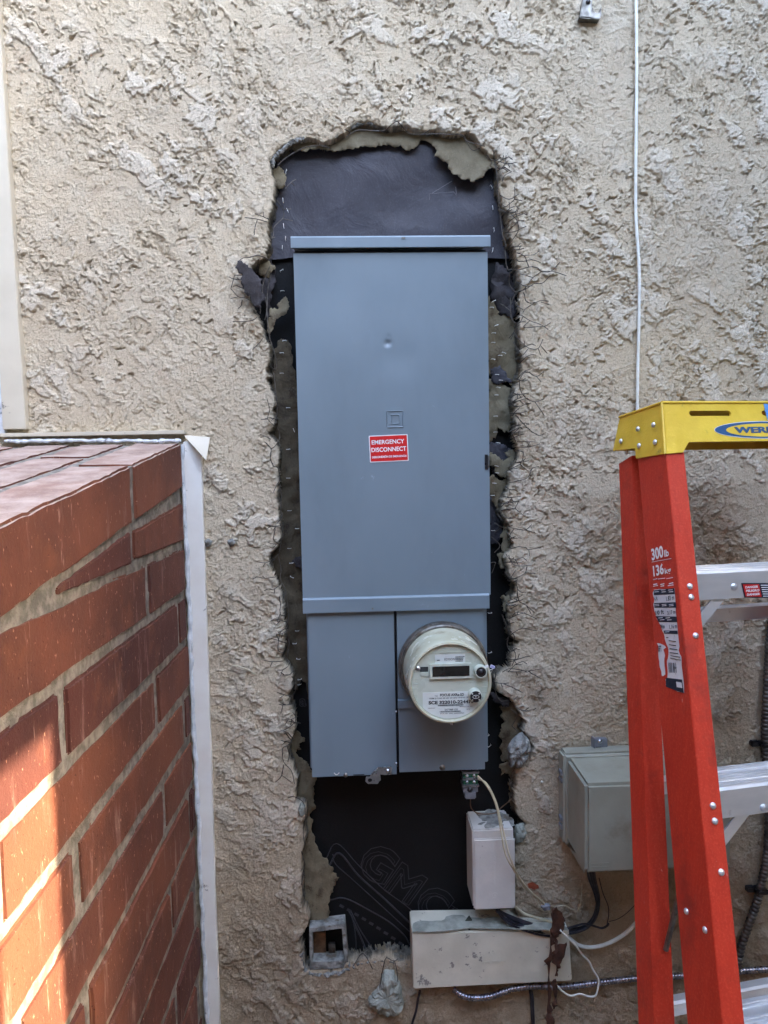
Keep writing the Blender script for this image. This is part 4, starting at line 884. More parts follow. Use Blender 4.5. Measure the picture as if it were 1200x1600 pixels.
wire('wire', [(875,1453,-.062),(888,1466,-.06),(900,1478,-.05),(910,1492,-.035),(920,1502,-.028),(927,1516,-.026),(935,1530,-.028),(934,1545,-.03),(930,1556,-.03),(920,1557,-.03),(906,1553,-.032),(892,1556,-.036),(880,1550,-.04),(870,1540,-.045)], .0019, 'whitecable', 'white wire looping down below the conduit')
wire('wire', [(805,1417,-.03),(820,1428,-.022),(845,1436,-.018),(862,1440,-.018)], .0028, 'creamwire', 'grey cream wire coming from under the small box')
for i, (dy, r_, l) in enumerate(((0, .0048, 'thickest dark cable curving under the telecom box'), (7, .0030, 'dark blue cable below the thickest dark cable'), (12, .0022, 'thin dark cable lowest of the dark bundle'))):
    wire('cable', [(776,1422,-.030-.004*i),(790,1430+dy*.8,-.030-.006*i),(815,1440+dy,-.034-.006*i),(845,1449+dy,-.032-.006*i),(870,1452+dy*.8,-.030-.004*i),(905,1452+dy*.3,-.026-.004*i),(922,1443+dy*.2,-.022-.004*i),(932,1425,-.02-.004*i),(934-2*i,1400,-.024-.006*i),(928-4*i,1372,-.06),(925-4*i,1350,-.09)], r_, 'darkcable', l, 'cable')
wire('cable', [(868,1458,-.04),(890,1450,-.034),(910,1444,-.03),(925,1446,-.03),(940,1450,-.03),(949,1446,-.03),(951,1442,-.028)], .0022, 'darkcable', 'short dark cable end poking right of the bundle', 'cable')
wire('wire', [(936,1372,-.05),(942,1395,-.03),(950,1415,-.02),(951,1430,-.02),(948,1446,-.02)], .0010, 'darkcable', 'thin black wire right of the dark bundle')
wire('wire', [(951,1440,-.012),(965,1436,-.012),(980,1426,-.012),(1000,1406,-.012)], .0007, 'darkcable', 'hair thin dark wire rising to the ladder')
wire('cable', [(656,1548,-.012),(653,1562,-.012),(650,1580,-.014),(643,1604,-.014),(638,1640,-.014)], .0026, 'darkcable', 'black cable dropping from the left end of the long box', 'cable')
wire('cable', [(829,1546,-.010),(831,1560,-.010),(832,1580,-.012),(833,1604,-.012),(833,1650,-.012)], .0042, 'darkcable', 'grey black cable dropping below the conduit', 'cable')
wire('cable', [(990,-400,-.008),(992,-200,-.009),(993.5,-30,-.008),(994.5,60,-.010),(994.5,150,-.008),(993.5,250,-.009),(993.5,330,-.008),(995.5,370,-.009),(998,405,-.010),(999,440,-.010),(998.5,500,-.009),(997,560,-.008),(996,620,-.009),(996,700,-.009),(998,900,-.009),(1000,1180,-.009)], .0030, 'whitecable', 'long straight white cable running down the right of the stucco', 'cable', k=10)
# ================================================================== JUNCTION BOXES
jb = thing('junction_box', 'small upright beige painted box beneath the meter', 'junction box', P(770, 1420, -.04))
def skewbox(front, back, name, mat, par_, bevel=.003, seg=3):
    f_ = [np.array(q) for q in front]; b_ = [np.array(q) for q in back]
    return G().add(f_+b_, [(0, 3, 2, 1), (4, 5, 6, 7), (0, 1, 5, 4), (1, 2, 6, 5), (2, 3, 7, 6), (3, 0, 4, 7)]).obj(name, mat, par_, bevel=bevel, seg=seg)
a, b = P(737, 1297, -.040), P(801, 1416, -.040)
G().box(a[0]+.001, b[0]+.003, -.040, .036, b[2], a[2]).obj('box_body', MT['boxpaint'], jb, bevel=.003, seg=3)
a, b = P(739.5, 1312, -.046), P(805.5, 1420, -.046)
G().box(a[0], b[0], -.046, -.0395, b[2], a[2]).obj('box_cover', MT['boxpaint'], jb, bevel=.0028, seg=4)
g = G(); o_ = P(773, 1360, -.0462)
tx('WIREMOLD', .062, .0052, 0, 0, o_, (0, 0, 1), (-1, 0, 0), NW, None, None, g=g, lift=.0, outline=.03)
c_ = P(773.5, 1399, -.0462); g.tube([c_+np.array((.0052*math.cos(k*.35), 0, .0052*math.sin(k*.35))) for k in range(19)], .0004, 5)
tx('W', .0045, .0035, 0, 0, c_, (0, 0, 1), (-1, 0, 0), NW, None, None, g=g, outline=.03)
g.obj('embossed_lettering', MT['boxpaint'], jb)
cr_ = P(768, 1285, -.004); chunk('grit_crust', MT['cement'], (P(768, 1285, 0)[0]-.001, -.002, P(737, 1297, -.040)[2]-.001), (.036, .033, .003), 5, jb, subdiv=4, amp=.5)
lb = thing('junction_box', 'long horizontal beige painted box at the bottom with chipped paint', 'junction box', P(768, 1545, -.03))
FYb = -.040
fr = [P(646, 1546, FYb), P(894, 1533, FYb), P(889, 1453, FYb), P(644, 1457, FYb)]
def lev(q, y): return (q[0], y, q[2])
skewbox(fr, [lev(q, .03) for q in fr], 'box_body', MT['boxpaint2'], lb, .0022, 2)
# ragged plaster crust on its top
pts = ragged([(645, 1457), (646, 1444), (660, 1440), (690, 1440), (706, 1431), (720, 1431), (728, 1435), (765, 1434), (800, 1437), (850, 1442), (886, 1450), (888, 1454), (760, 1452)], .12, 2, 5)
top = [Pplane(x, y, (0, 0, fr[3][2]+.0012), (0, 0, 1)) for x, y in pts]
top = [np.array((q[0], min(q[1], .03), q[2])) for q in top]
G().prism(top, (0, 0, .0022)).obj('cement_crust', MT['bluecement'], lb)
g = G(); o_ = P(770, 1503, FYb-.0002); tx('LEGRAND', .052, .0058, 0, 0, o_, XW, ZW, NW, None, None, g=g, outline=.03); g.v.clear(); g.f.clear()
tx('SYSTEM', .050, .0062, .001, .0, o_, XW, ZW, NW, None, None, g=g, outline=.035)
c_ = P(770, 1488, FYb-.0002); g.tube([c_+np.array(q) for q in ((0, 0, .006), (.006, 0, 0), (0, 0, -.006), (-.006, 0, 0), (0, 0, .006))], .00035, 5)
g.obj('embossed_lettering', MT['boxpaint2'], lb)
v = ragged([(733,1430),(738,1437),(736,1450),(733,1455),(728,1448),(727,1438)], .1, 1, 3)
lf = mobj('leaf', [Pplane(x, y, (0, -.012, fr[3][2]+.006), (0, -.4, 1)) for x, y in v], [tuple(range(len(v)))], MT['leaf']); tag(lf, 'small dark leaf lying on top of the long box', 'leaf')
v = ragged([(824,1381),(832,1378),(841,1383),(842,1388),(834,1390),(826,1387)], .1, 1, 4)
lf = mobj('leaf', [P(x, y, -.014) for x, y in v], [tuple(range(len(v)))], MT['redleaf']); tag(lf, 'small dry red leaf caught on the stucco right of the small box', 'leaf')
# open conduit box stub
cb = thing('conduit_stub', 'open square grey metal box end set in the lower left of the hole', 'metal box', P(515, 1512, 0))
def frame_tube(o4, i4, Y0, Y1, name, mat, par_):
    o_ = [P(x, y, Y0) for x, y in o4]; i_ = [P(x, y, Y0) for x, y in i4]
    ob = [lev(q, Y1) for q in o_]; ib = [lev(q, Y1) for q in i_]
    f_ = []
    for k in range(4):
        j = (k+1) % 4; f_ += [(k, j, 4+j, 4+k), (8+j, 8+k, 12+k, 12+j), (j, k, 8+k, 8+j), (4+k, 4+j, 12+j, 12+k)]
    return G().add(list(o_)+list(i_)+ob+ib, f_).obj(name, mat, par_, bevel=.0006)
frame_tube([(483,1450),(539,1443),(545,1512),(484,1516)], [(488,1457),(534,1451),(538,1501),(489,1503)], .004, .034, 'box_rim', MT['cement'], cb)
a = P(500, 1500, .044); G().box(P(486,1480,.044)[0], P(510,1480,.044)[0], .030, .034, P(500,1506,.04)[2], P(500,1452,.04)[2]).obj('box_back', MT['copper'], cb)
a = P(515, 1470, .04); G().box(a[0]-.002, a[0]+.012, .028, .036, P(500,1500,.04)[2], P(500,1470,.04)[2]).obj('bent_tab', MT['dullsteel'], cb)
# lumps of mortar
def lump(poly, Y, depth, label, mat, seed, cat, amp=.12):
    pts = ragged(poly, amp, 2, seed); n = len(pts); cx = sum(p[0] for p in pts)/n; cy = sum(p[1] for p in pts)/n
    V_ = []; F_ = []; L = 5
    for k in range(L+1):
        s_ = 1-(k/L)**1.6*.92; hgt = depth*math.sqrt(1-(1-k/L)**2)
        for (x, y) in pts:
            w = P(cx+(x-cx)*s_, cy+(y-cy)*s_, Y); nn = mnoise.fractal(Vector((w[0]*60, seed, w[2]*60)), .8, 2, 3)+.7*abs(mnoise.noise(Vector((w[0]*30, seed+3, w[2]*30))))
            V_.append((w[0], Y+.012-(.012+hgt)*(1)+nn*depth*.35*(k > 0), w[2]))
    for k in range(L):
        for i in range(n): j = (i+1) % n; F_.append((k*n+i, k*n+j, (k+1)*n+j, (k+1)*n+i))
    F_.append(tuple(L*n+i for i in range(n)))
    o_ = mobj('mortar_lump', V_, F_, MT[mat]); tag(o_, label, cat); return o_
lump([(600,1515),(616,1515),(622,1530),(628,1548),(632,1566),(624,1580),(606,1586),(592,1582),(578,1574),(575,1560),(584,1548),(592,1540),(596,1526)], -.004, .020, 'blue grey mortar lump stuck on the stucco below the hole', 'bluecement', 3, 'mortar lump')
lump([(792,1170),(800,1155),(816,1143),(826,1155),(827,1172),(818,1190),(806,1198),(795,1196),(793,1182)], -.002, .024, 'pale broken stone chunk held by wire at the right rim', 'cement', 5, 'stone chunk')
lump([(806,1288),(818,1285),(823,1300),(815,1314),(806,1316),(803,1302)], .002, .014, 'small grey stone lodged beside the small box', 'bluecement', 7, 'stone chunk')
lump([(470,1252),(478,1258),(477,1272),(470,1274),(466,1262)], -.001, .010, 'cement nub at the left rim below the panel', 'bluecement', 13, 'cement nub')
def crust(pts_px, Y, r, seed, label, mat='cement'):
    c = cr([P(x, y, Y) for x, y in pts_px], 12); g = G(); g.tube(c, r, 10, radf=lambda i: .55+1.0*abs(mnoise.noise(Vector((i*.21, seed, 0)))))
    v = []
    for q in g.v: n = mnoise.fractal(Vector(q)*95+Vector((seed, 0, 0)), .7, 2.1, 4)*.0030; d = mnoise.noise_vector(Vector(q)*60)*.002; v.append((q[0]+d.x, q[1]+n, q[2]+d.z+n*.6))
    tag(mobj('rim_crust', v, g.f, MT[mat]), label, 'cement crust')
crust([(543,1508),(560,1506),(580,1502),(600,1500),(622,1503),(641,1508)], .004, .0062, 1, 'crumbly grey cement crust along the bottom rim of the hole')
crust([(546,1512),(530,1520),(505,1523),(482,1521),(474,1508),(470,1490)], .002, .0050, 2, 'grey cement crust packed round the open metal box')
crust([(425,262),(428,248),(436,240),(448,228),(462,220),(476,218)], .006, .0060, 3, 'dark crumbly cement crust at the upper left corner of the rim')
crust([(548,200),(566,193),(584,195),(600,201)], .008, .0045, 4, 'small cement crust at the crown of the hole')
# hanging brown strip
def strip(poly, Y, seed, name='rag_piece', par_=None): return sheet(name, poly, Y, MT['rust'], par_, amp=.22, depth=2, seed=seed, relief=.006, rscale=40, step=6, thick=.001)
rs = thing('torn_rag', 'dark brown torn strip dangling in front of the long box', 'torn rag', P(868, 1600, -.06))
strip([(862,1420),(870,1417),(876,1424),(882,1434),(883,1445),(876,1458),(868,1464),(861,1462),(863,1445),(861,1430)], -.062, 1, par_=rs)
strip([(860,1460),(866,1462),(863,1476),(863,1490),(860,1510),(859,1540),(860,1570),(862,1600),(857,1600),(857,1560),(856,1510),(860,1480)], -.060, 2, par_=rs)
strip([(869,1462),(874,1460),(871,1476),(882,1474),(884,1470),(882,1490),(878,1500),(876,1512),(871,1514),(871,1526),(867,1525),(868,1506),(862,1504),(863,1488),(867,1484)], -.062, 3, par_=rs)
strip([(864,1530),(868,1528),(871,1540),(870,1560),(871,1570),(864,1575),(861,1566),(866,1556)], -.060, 4, par_=rs)
strip([(857,1582),(862,1580),(865,1600),(866,1640),(852,1640),(854,1600)], -.060, 5, par_=rs)
# ================================================================== TELECOM BOX
tbx = thing('telecom_box', 'grey green plastic telecom box behind the orange ladder', 'telecom box', P(960, 1365, -.06))
XA, XZ = P(879, 1240, -.03)[0], P(1100, 1240, -.03)[0]; ZT = P(930, 1174, -.03)[2]; ZB = P(900, 1340, -.012)[2]
bzt = P(900, 1318, -.03)[2]
def rp(x0, x1, z0, z1, Y): return [(x0, Y, z0), (x1, Y, z0), (x1, Y, z1), (x0, Y, z1)]
skewbox(rp(XA, XZ, bzt, ZT, -.040), rp(XA, XZ, bzt, ZT, .0), 'box_rim', MT['telecom'], tbx, .006, 3)
f0, f1 = P(918.5, 1366, -.150), P(918.5, 1226, -.150)
xr2 = XZ-(f0[0]-XA)
skewbox(rp(f0[0]-.004, XZ-.010, f0[2], f1[2], -.150), rp(XA+.008, XZ-.006, f0[2]-.0, ZT-.008, -.030), 'box_cover', MT['telecom'], tbx, .006, 4)
skewbox(rp(XA+.012, XZ-.02, f0[2]+.006, bzt, -.120), rp(XA+.006, XZ-.02, bzt-.012, bzt+.01, -.005), 'box_skirt', MT['telecom'], tbx, .004, 3)
g = G()
for y in (1206, 1217, 1277, 1289): a = P(876.5, y, -.02); g.box(a[0]-.003, a[0]+.006, -.030, -.012, a[2]-.005, a[2]+.004)
g.obj('hinge_knuckles', MT['greyplastic'], tbx, bevel=.001)
a, b = P(924, 1355, -.151), P(952, 1348.5, -.151); g = G(); g.tube([(a[0], -.1502, a[2]), (b[0], -.1502, a[2]), (b[0], -.1502, b[2]), (a[0], -.1502, b[2]), (a[0], -.1502, a[2])], .0005, 5)

for i_ in range(7): x_ = a[0]+(b[0]-a[0])*(.12+.12*i_); g.tube([(x_, -.1502, a[2]+.002), (x_+.0015, -.1502, b[2]-.002)], .0005, 4)
g.obj('embossed_mark', MT['telecom'], tbx)
mb = thing('mounting_strap', 'grey mounting tab with screw above the telecom box', 'bracket', P(937, 1172, 0))
a, b = P(925, 1150, -.006), P(948, 1180, -.006)
G().box(a[0], b[0], -.0115, .0, P(930,1172,-.01)[2]-.01, P(930, 1155, -.01)[2]).obj('plate', MT['greyplastic'], mb, bevel=.001)
G().prism([P(924,1150,-.004), P(929,1155,-.0165), P(929,1172,-.0165), P(924,1172,-.004)], (.002, .001, 0)).obj('side_flange', MT['greyplastic'], mb)
screw(937.5, 1158.5, .0036, mb, -.0118, 'steel')
g = G(); a = P(934, 1168.5, -.012); g.prism([(a[0]-.004, -.0119, a[2]+.002), (a[0]+.007, -.0119, a[2]+.002), (a[0]+.011, -.0119, a[2]-.005), (a[0]+.001, -.0119, a[2]-.005)], (0, .0002, 0)); g.obj('slot', MT['black'], mb)
# clamp at the top
tc = thing('cable_clamp', 'grey plastic cable clamp at the top of the stucco', 'cable clamp', P(920, 28, 0))
G().prism([P(913,-8,-.018), P(926,-8,-.018), P(925,28,-.018), P(906,27,-.018), P(910,8,-.018)], (0, .017, 0)).obj('clamp_body', MT['dullsteel'], tc, bevel=.002)
G().prism([P(926,10,-.016), P(928,17,-.016), P(932,20,-.016), P(937,19,-.016), P(940,9,-.016), P(940,24,-.016), P(937,30,-.016), P(922,28,-.016)], (0, .015, 0)).obj('clamp_saddle', MT['dullsteel'], tc, bevel=.001)
screw(919, 3, .0036, tc, -.0185, 'black')
# small wall specks (anchor ends)
for i, (x, y, l) in enumerate(((846, 1069, 'pale screw anchor in the stucco right of the meter'), (876, 1068, 'second pale screw anchor farther right of the meter'), (847, 1222, 'tiny pale plug in the stucco left of the telecom box'), (826, 938, 'small pale plug near the right rim by the ledge'))):
    o_ = G().lathe([(.0024, -.002), (.0024, .002), (.0012, .003), (.0010, .0005), (0, .0004)], P(x, y, -.004), NW, 14).obj('wall_plug', MT['trim'], smooth=True); tag(o_, l, 'wall plug')
wire('straw', [(362,1040,-.006),(372,1041,-.010),(386,1046,-.010),(398,1053,-.006)], .0011, 'creamwire', 'thin pale straw stuck to the stucco left of the panel', 'straw')
# ================================================================== ARMOURED CONDUITS
def flexc(pts, r, mat, label, pitch=.0066):
    c = cr([P(x, y, Y) for x, y, Y in pts], 24); c = [Vector(q) for q in c]
    out = [c[0]]; step = pitch/6; acc = 0
    L = [0]
    for i in range(1, len(c)): L.append(L[-1]+(c[i]-c[i-1]).length)
    n = int(L[-1]/step); j = 0; out = []
    for i in range(n+1):
        d = i*step
        while j < len(L)-2 and L[j+1] < d: j += 1
        t = (d-L[j])/max(1e-9, L[j+1]-L[j]); out.append(c[j].lerp(c[j+1], t))
    g_ = G().tube(out, r, 14, radf=lambda i: 1-.26*(1-abs(math.sin(i*math.pi/6))**.7))
    o_ = g_.obj('armoured_conduit', MT[mat], smooth=False); o_.data.shade_smooth(); tag(o_, label, 'conduit'); return o_
flexc([(708,1545,-.020),(722,1555,-.028),(740,1559,-.030),(765,1557,-.030),(785,1550,-.026),(805,1544,-.022),(835,1541,-.020),(880,1542,-.020),(930,1536,-.018),(990,1529,-.016),(1040,1526,-.016),(1075,1524,-.016),(1120,1520,-.016),(1260,1510,-.016)], .0066, 'flex', 'shiny armoured conduit running level beneath the long box')
flexc([(1215,900,-.014),(1203,1000,-.014),(1200,1060,-.014),(1197,1110,-.014),(1196,1160,-.014),(1200,1230,-.016),(1201,1300,-.016),(1197,1345,-.016),(1190,1380,-.014),(1181,1415,-.014),(1168,1450,-.014),(1158,1480,-.014),(1150,1520,-.014)], .0088, 'flex2', 'tarnished armoured conduit dropping down behind the ladder steps', .0085)
for (x, y, l) in ((1183, 1163, 'upper dark strap holding the tarnished conduit'), (1176, 1391, 'lower dark strap holding the tarnished conduit')):
    a = P(x, y, -.012); sp = thing('conduit_strap', l, 'strap', a)
    G().box(a[0]-.011, a[0]+.006, -.012, 0, a[2]-.006, a[2]+.006).obj('strap_foot', MT['black'], sp, bevel=.002)
    G().box(a[0]+.004, a[0]+.030, -.024, 0, a[2]-.0055, a[2]+.0055).obj('strap_arch', MT['black'], sp, bevel=.003)
# ================================================================== LADDER
LA, LL, LF = .1498, .3021, .0851
LO = np.array([.4853, -.2864, 1.7744]); FW, WD = .0320, .0794
rL = np.array([math.cos(LA), math.sin(LA), 0]); bL = np.array([-math.sin(LA), math.cos(LA), 0]); zL = np.array([0, 0, 1.])
uL = math.cos(LL)*zL+math.sin(LL)*bL; nL = -math.cos(LL)*bL+math.sin(LL)*zL
def LP(x, y, z): return LO+rL*x-nL*y+uL*z        # x across, y back through the rail, z up the rail
TW = .300
ld = thing('step_ladder', 'orange fibreglass step ladder with yellow top at the right', 'step ladder', (.65, -.5, 0))
tF = math.tan(LF); SMAX = 1.86
def channel(side, name, y0, depth, flw, s0, s1, tilt, xoff=0., th=.0034, flare=None, backfl=True):
    """C-shaped rail. side -1 left, +1 right. web on the outer side, flanges pointing inwards."""
    fl = tF if flare is None else flare
    m = 1 if side < 0 else -1; bx = xoff if side < 0 else TW-xoff
    prof = [(0, 0), (flw, 0), (flw, th), (th*1.4, th), (th, th*1.4), (th, depth-th), (flw*.9, depth-th), (flw*.9, depth), (0, depth)]
    v = []; 
    for s_ in (s0, s1):
        for (px_, py_) in prof: v.append(LP(bx+m*(px_)-m*fl*s_, y0+py_+tilt*s_, -s_))
    n = len(prof); f_ = [(i, (i+1) % n, n+(i+1) % n, n+i) for i in range(n)]+[tuple(range(n-1, -1, -1)), tuple(range(n, 2*n))]
    return G().add(v, f_).obj(name, MT['frp'], ld, bevel=.0012, seg=2)
channel(-1, 'front_rail', 0, WD, FW, .030, SMAX, 0)
channel(1, 'front_rail', 0, WD, FW, .030, SMAX, 0)
RT = .105; RX = .0065
REAR = dict(y0=.104, depth=.045, flw=.034, tilt=.060)
channel(-1, 'rear_rail', REAR['y0'], REAR['depth'], REAR['flw'], .030, 1.80, REAR['tilt'], RX, flare=tF*1.16)
channel(1, 'rear_rail', REAR['y0'], REAR['depth'], REAR['flw'], .030, 1.80, REAR['tilt'], -.036, flare=tF*1.02)
# right side rear rail sits inboard
# cap
def Lfront(px_, py_, y=-.003): return Pplane(px_, py_, LP(0, y, 0), nL)
vb = -rL
g = G()
# cap drawn in the ladder frame: x across, Y back (level), z up
def CP(x, yb, z): return LO+rL*x+bL*yb+zL*z
capx0 = -.0055; capx1 = TW+.0055
tl = Lfront(1031, 628); tlx = (tl-LO)@rL; tlz = (tl-LO)@zL
def cap_front_poly():
    pts = [(1031, 629), (1040, 709), (1067, 705.5), (1076.5, 690.5)]
    L = [Lfront(*q) for q in pts]; C_ = [((q-LO)@rL, (q-LO)@uL) for q in L]
    return C_
cf = cap_front_poly(); zt_, zb1, zb2 = cf[0][1], cf[1][1], cf[3][1]
x0t, x0b = cf[0][0], cf[1][0]
def FPt(x, z, y=-.003): return LP(x, y, z)
front = [(x0t+.004, zt_), (x0b, zb1), (cf[2][0], zb1+.002), (cf[3][0], zb2), (TW-cf[3][0], zb2), (TW-cf[2][0], zb1+.002), (TW-x0b, zb1), (TW-x0t-.004, zt_)]
# slot opening in the front face
sx0, sx1 = [((Lfront(x, 646)-LO)@rL) for x in (1077, 1142)]; sz0 = (Lfront(1100, 650)-LO)@uL; sz1 = (Lfront(1100, 641.5)-LO)@uL
hole = []
rr_ = (sz1-sz0)/2
for k in range(9): a_ = rad(90+180*k/8); hole.append((sx0+rr_+rr_*math.cos(a_), sz0+rr_+rr_*math.sin(a_)))
for k in range(9): a_ = rad(-90+180*k/8); hole.append((sx1-rr_+rr_*math.cos(a_), sz0+rr_+rr_*math.sin(a_)))
def plate_with_hole(outer, holes, fn, th, name, mat, par_, bevel=0):
    vs_ = [Vector(p) for p in outer]; ed_ = [(i, (i+1) % len(outer)) for i in range(len(outer))]
    for hpoly in holes:
        k0 = len(vs_); vs_ += [Vector(p) for p in hpoly]; ed_ += [(k0+i, k0+(i+1) % len(hpoly)) for i in range(len(hpoly))]
    V2, E2, F2, _, _, _ = delaunay_2d_cdt(vs_, ed_, [], 1, 1e-7)
    def inside(c, poly):
        r_ = False; j = len(poly)-1
        for i in range(len(poly)):
            if (poly[i][1] > c[1]) != (poly[j][1] > c[1]) and c[0] < (poly[j][0]-poly[i][0])*(c[1]-poly[i][1])/(poly[j][1]-poly[i][1])+poly[i][0]: r_ = not r_
            j = i
        return r_
    fs_ = []
    for f_ in F2:
        cx = sum(V2[i].x for i in f_)/len(f_); cz = sum(V2[i].y for i in f_)/len(f_)
        if not any(inside((cx, cz), h_) for h_ in holes): fs_.append(tuple(f_))
    n = len(V2); V3 = [fn(v.x, v.y, 0) for v in V2]+[fn(v.x, v.y, th) for v in V2]
    cnt = {}
    for f_ in fs_:
        for i in range(len(f_)):
            a_, b_ = f_[i], f_[(i+1) % len(f_)]; cnt[(a_, b_)] = cnt.get((a_, b_), 0)+1
    F3 = list(fs_)+[tuple(i+n for i in f_[::-1]) for f_ in fs_]
    for (a_, b_) in cnt:
        if (b_, a_) not in cnt: F3.append((b_, a_, a_+n, b_+n))
    return mobj(name, V3, F3, mat, par_)
cap = plate_with_hole(front, [hole, [(TW-x, z) for x, z in hole[::-1]]], lambda x, z, d: LP(x, -.003-.0+d, z), .004, 'cap_front', MT['yellow'], ld)
# left end of the cap, running back
ea = LP(x0t+.004, -.003, zt_); eb = LP(x0b, -.003, zb1)
er1 = Pplane(968, 651, ea, rL); 
def back_pt(px_, py_, x):  # point on the vertical end plane (normal across) at given x across
    return Pplane(px_, py_, LO+rL*x, rL)
e_poly = [(ea, None)]
q0 = ea; q1 = eb; q2 = back_pt(993, 717, x0b); q3 = back_pt(992, 701, x0b); q4 = back_pt(957, 705, x0b); q5 = back_pt(968, 652, x0t+.004)
def relL(q): d = q-LO; return (round(float(d@rL), 4), round(float(d@bL), 4), round(float(d@zL), 4))
print('CAP', [relL(q) for q in (q0, q1, q2, q3, q4, q5)])
left_end = [q0, q1, q2, q3, q4, q5]
G().prism(left_end, rL*.004).obj('cap_end', MT['yellow'], ld, bevel=.001)
def mir(q): d = q-LO; x = d@rL; return q+rL*((TW-x)-x)
G().prism([mir(q) for q in left_end], -rL*.004).obj('cap_end', MT['yellow'], ld, bevel=.001)
G().prism([q0, q5, mir(q5), mir(q0)], zL*-.004).obj('cap_top', MT['yellow'], ld, bevel=.001)
G().prism([q5, q4, mir(q4), mir(q5)], -bL*.004).obj('cap_back', MT['yellow'], ld, bevel=.001)
G().tube([q0+nL*-.001, q1+nL*-.001], .0026, 8).obj('cap_corner', MT['yellow'], ld, smooth=True)
G().tube([q0, mir(q0)], .0024, 8).obj('cap_corner', MT['yellow'], ld, smooth=True)
G().tube([q0, q5], .0024, 8).obj('cap_corner', MT['yellow'], ld, smooth=True)
def riv(o_, ax, r, parent=ld, nm='rivet'):
    return G().lathe([(r, -.0005), (r, .0006), (r*.85, .0016), (r*.5, .0026), (0, .0030)], o_, ax, 20).obj(nm, MT['alu'], parent, smooth=True)
for (x, y) in ((996.5, 670.5), (1021, 664), (970, 689.5), (998.5, 696.5), (1023.5, 691)): riv(back_pt(x, y, x0b-.0006), -rL, .0044)
# flange rivets
for (x, y) in ((1078,916),(1080,933),(1087,993),(1114,1259),(1117,1283),(1127,1363)): riv(Pplane(x, y, LP(0, -.0006, 0), nL), nL, .0046)
def web_pt(px_, py_): # outer face of the left web (flared plane)
    A, B, C_ = LP(0, 0, 0), LP(-tF, 0, -1), LP(0, 1, 0); nn = np.cross(B-A, C_-A); return Pplane(px_, py_, A, nn), nn/np.linalg.norm(nn)
wq, wn = web_pt(1040, 900)
if wn @ rL > 0: wn = -wn
for (x, y) in ((1073,1424),(1102,1453)): riv(web_pt(x, y)[0]+wn*.0004, wn, .0044)
def rweb(px_, py_):
    A = LP(RX, REAR['y0'], 0); B = LP(RX-tF, REAR['y0']+REAR['tilt'], -1); C_ = LP(RX, 1, 0); nn = np.cross(B-A, C_-A); return Pplane(px_, py_, A, nn)
for (x, y) in ((994,1290),(995,1326),(979.5,707)): riv(rweb(x, y)+wn*.0004, wn, .0042)
# steps
def step(i, s_, z_extra=0):
    """tread is level; lip hangs at the front"""
    w0 = -tF*s_+.0036; w1 = TW+tF*s_-.0036
    base = LP(0, .012, -s_); by = (base-LO)@bL; bz = (base-LO)@zL+.018
    lip = .040; dp_ = .066
    prof = [(0, 0), (0, -lip), (.003, -lip), (.003, -.0035), (dp_-.003, .0005), (dp_-.003, -.028), (dp_, -.028), (dp_, .004)]
    # ribbed tread
    ribs = [(.065, .004)]
    for yy_ in ( .060, .054, .036, .030, .024, .012, .006): ribs += [(yy_+.002, .0036 if int(yy_*1000) % 12 else .0038), (yy_+.001, .0056), (yy_-.001, .0056), (yy_-.002, .0030)]
    prof = prof[:-1]+ribs
    pv = [CP(w0, by+a_, bz+b_-a_*.035) for a_, b_ in prof]
    stp = G().prism(pv, rL*(w1-w0)).obj('step', MT['alu'], ld)
    return by, bz, w0, w1, stp
STEPS = [step(i, .2699+.3048*i) for i in range(5)]
by, bz, w0, w1, s0_ = STEPS[0]
for i, (x, y) in enumerate(((1147, 917), (1193, 1262))):
    by_, bz_, a0_, a1_, sobj = STEPS[i]; o_ = Pplane(x, y, CP(0, by_-.0004, 0), bL); riv(o_, -bL, .0055)
# diagonal braces under the steps
for i in range(5):
    by_, bz_, w0_, w1_, _ = STEPS[i]
    for sgn in (0, 1):
        a_ = np.array([w0_+.078, by_+.003, bz_-.036]); b_ = np.array([w0_+.010, by_+.0, bz_-.105])
        if sgn: a_[0] = TW-a_[0]; b_[0] = TW-b_[0]
        A_, B_ = CP(*a_), CP(*b_); d = (B_-A_)/np.linalg.norm(B_-A_); pz = np.cross(d, bL); pz = pz/np.linalg.norm(pz)*.0085
        G().prism([A_-pz, A_+pz, B_+pz, B_-pz], bL*.002).obj('brace', MT['alu'], ld)
# rear horizontal bars
for s_ in (.32, .585, .90, 1.25, 1.6):
    y_ = REAR['y0']+REAR['tilt']*s_; x0_ = RX-tF*s_*1.02+.0036
    A_ = LP(x0_, y_+.018, -s_); 
    G().prism([A_, A_+zL*.022, A_+zL*.024-bL*.006, A_+zL*.026-bL*.002, A_+zL*.026+bL*.010, A_+bL*.010], rL*(TW-2*x0_)).obj('rear_bar', MT['alu'], ld)
# hinge spreader glimpse between the rails
sp_a, sp_b = LP(.004, .088, -.60), LP(-.050, .150, -.80)
G().tube([sp_a, sp_b], .004, 8).obj('spreader_arm', MT['dullsteel'], ld, smooth=True)
# feet
for x_ in (0, 1):
    a_ = LP(-tF*1.84 if not x_ else TW+tF*1.84-.032, .0, -1.84)
    G().box(a_[0]-.01, a_[0]+.05, a_[1]-.01, a_[1]+.09, 0, .03).obj('foot', MT['black'], ld, bevel=.004)
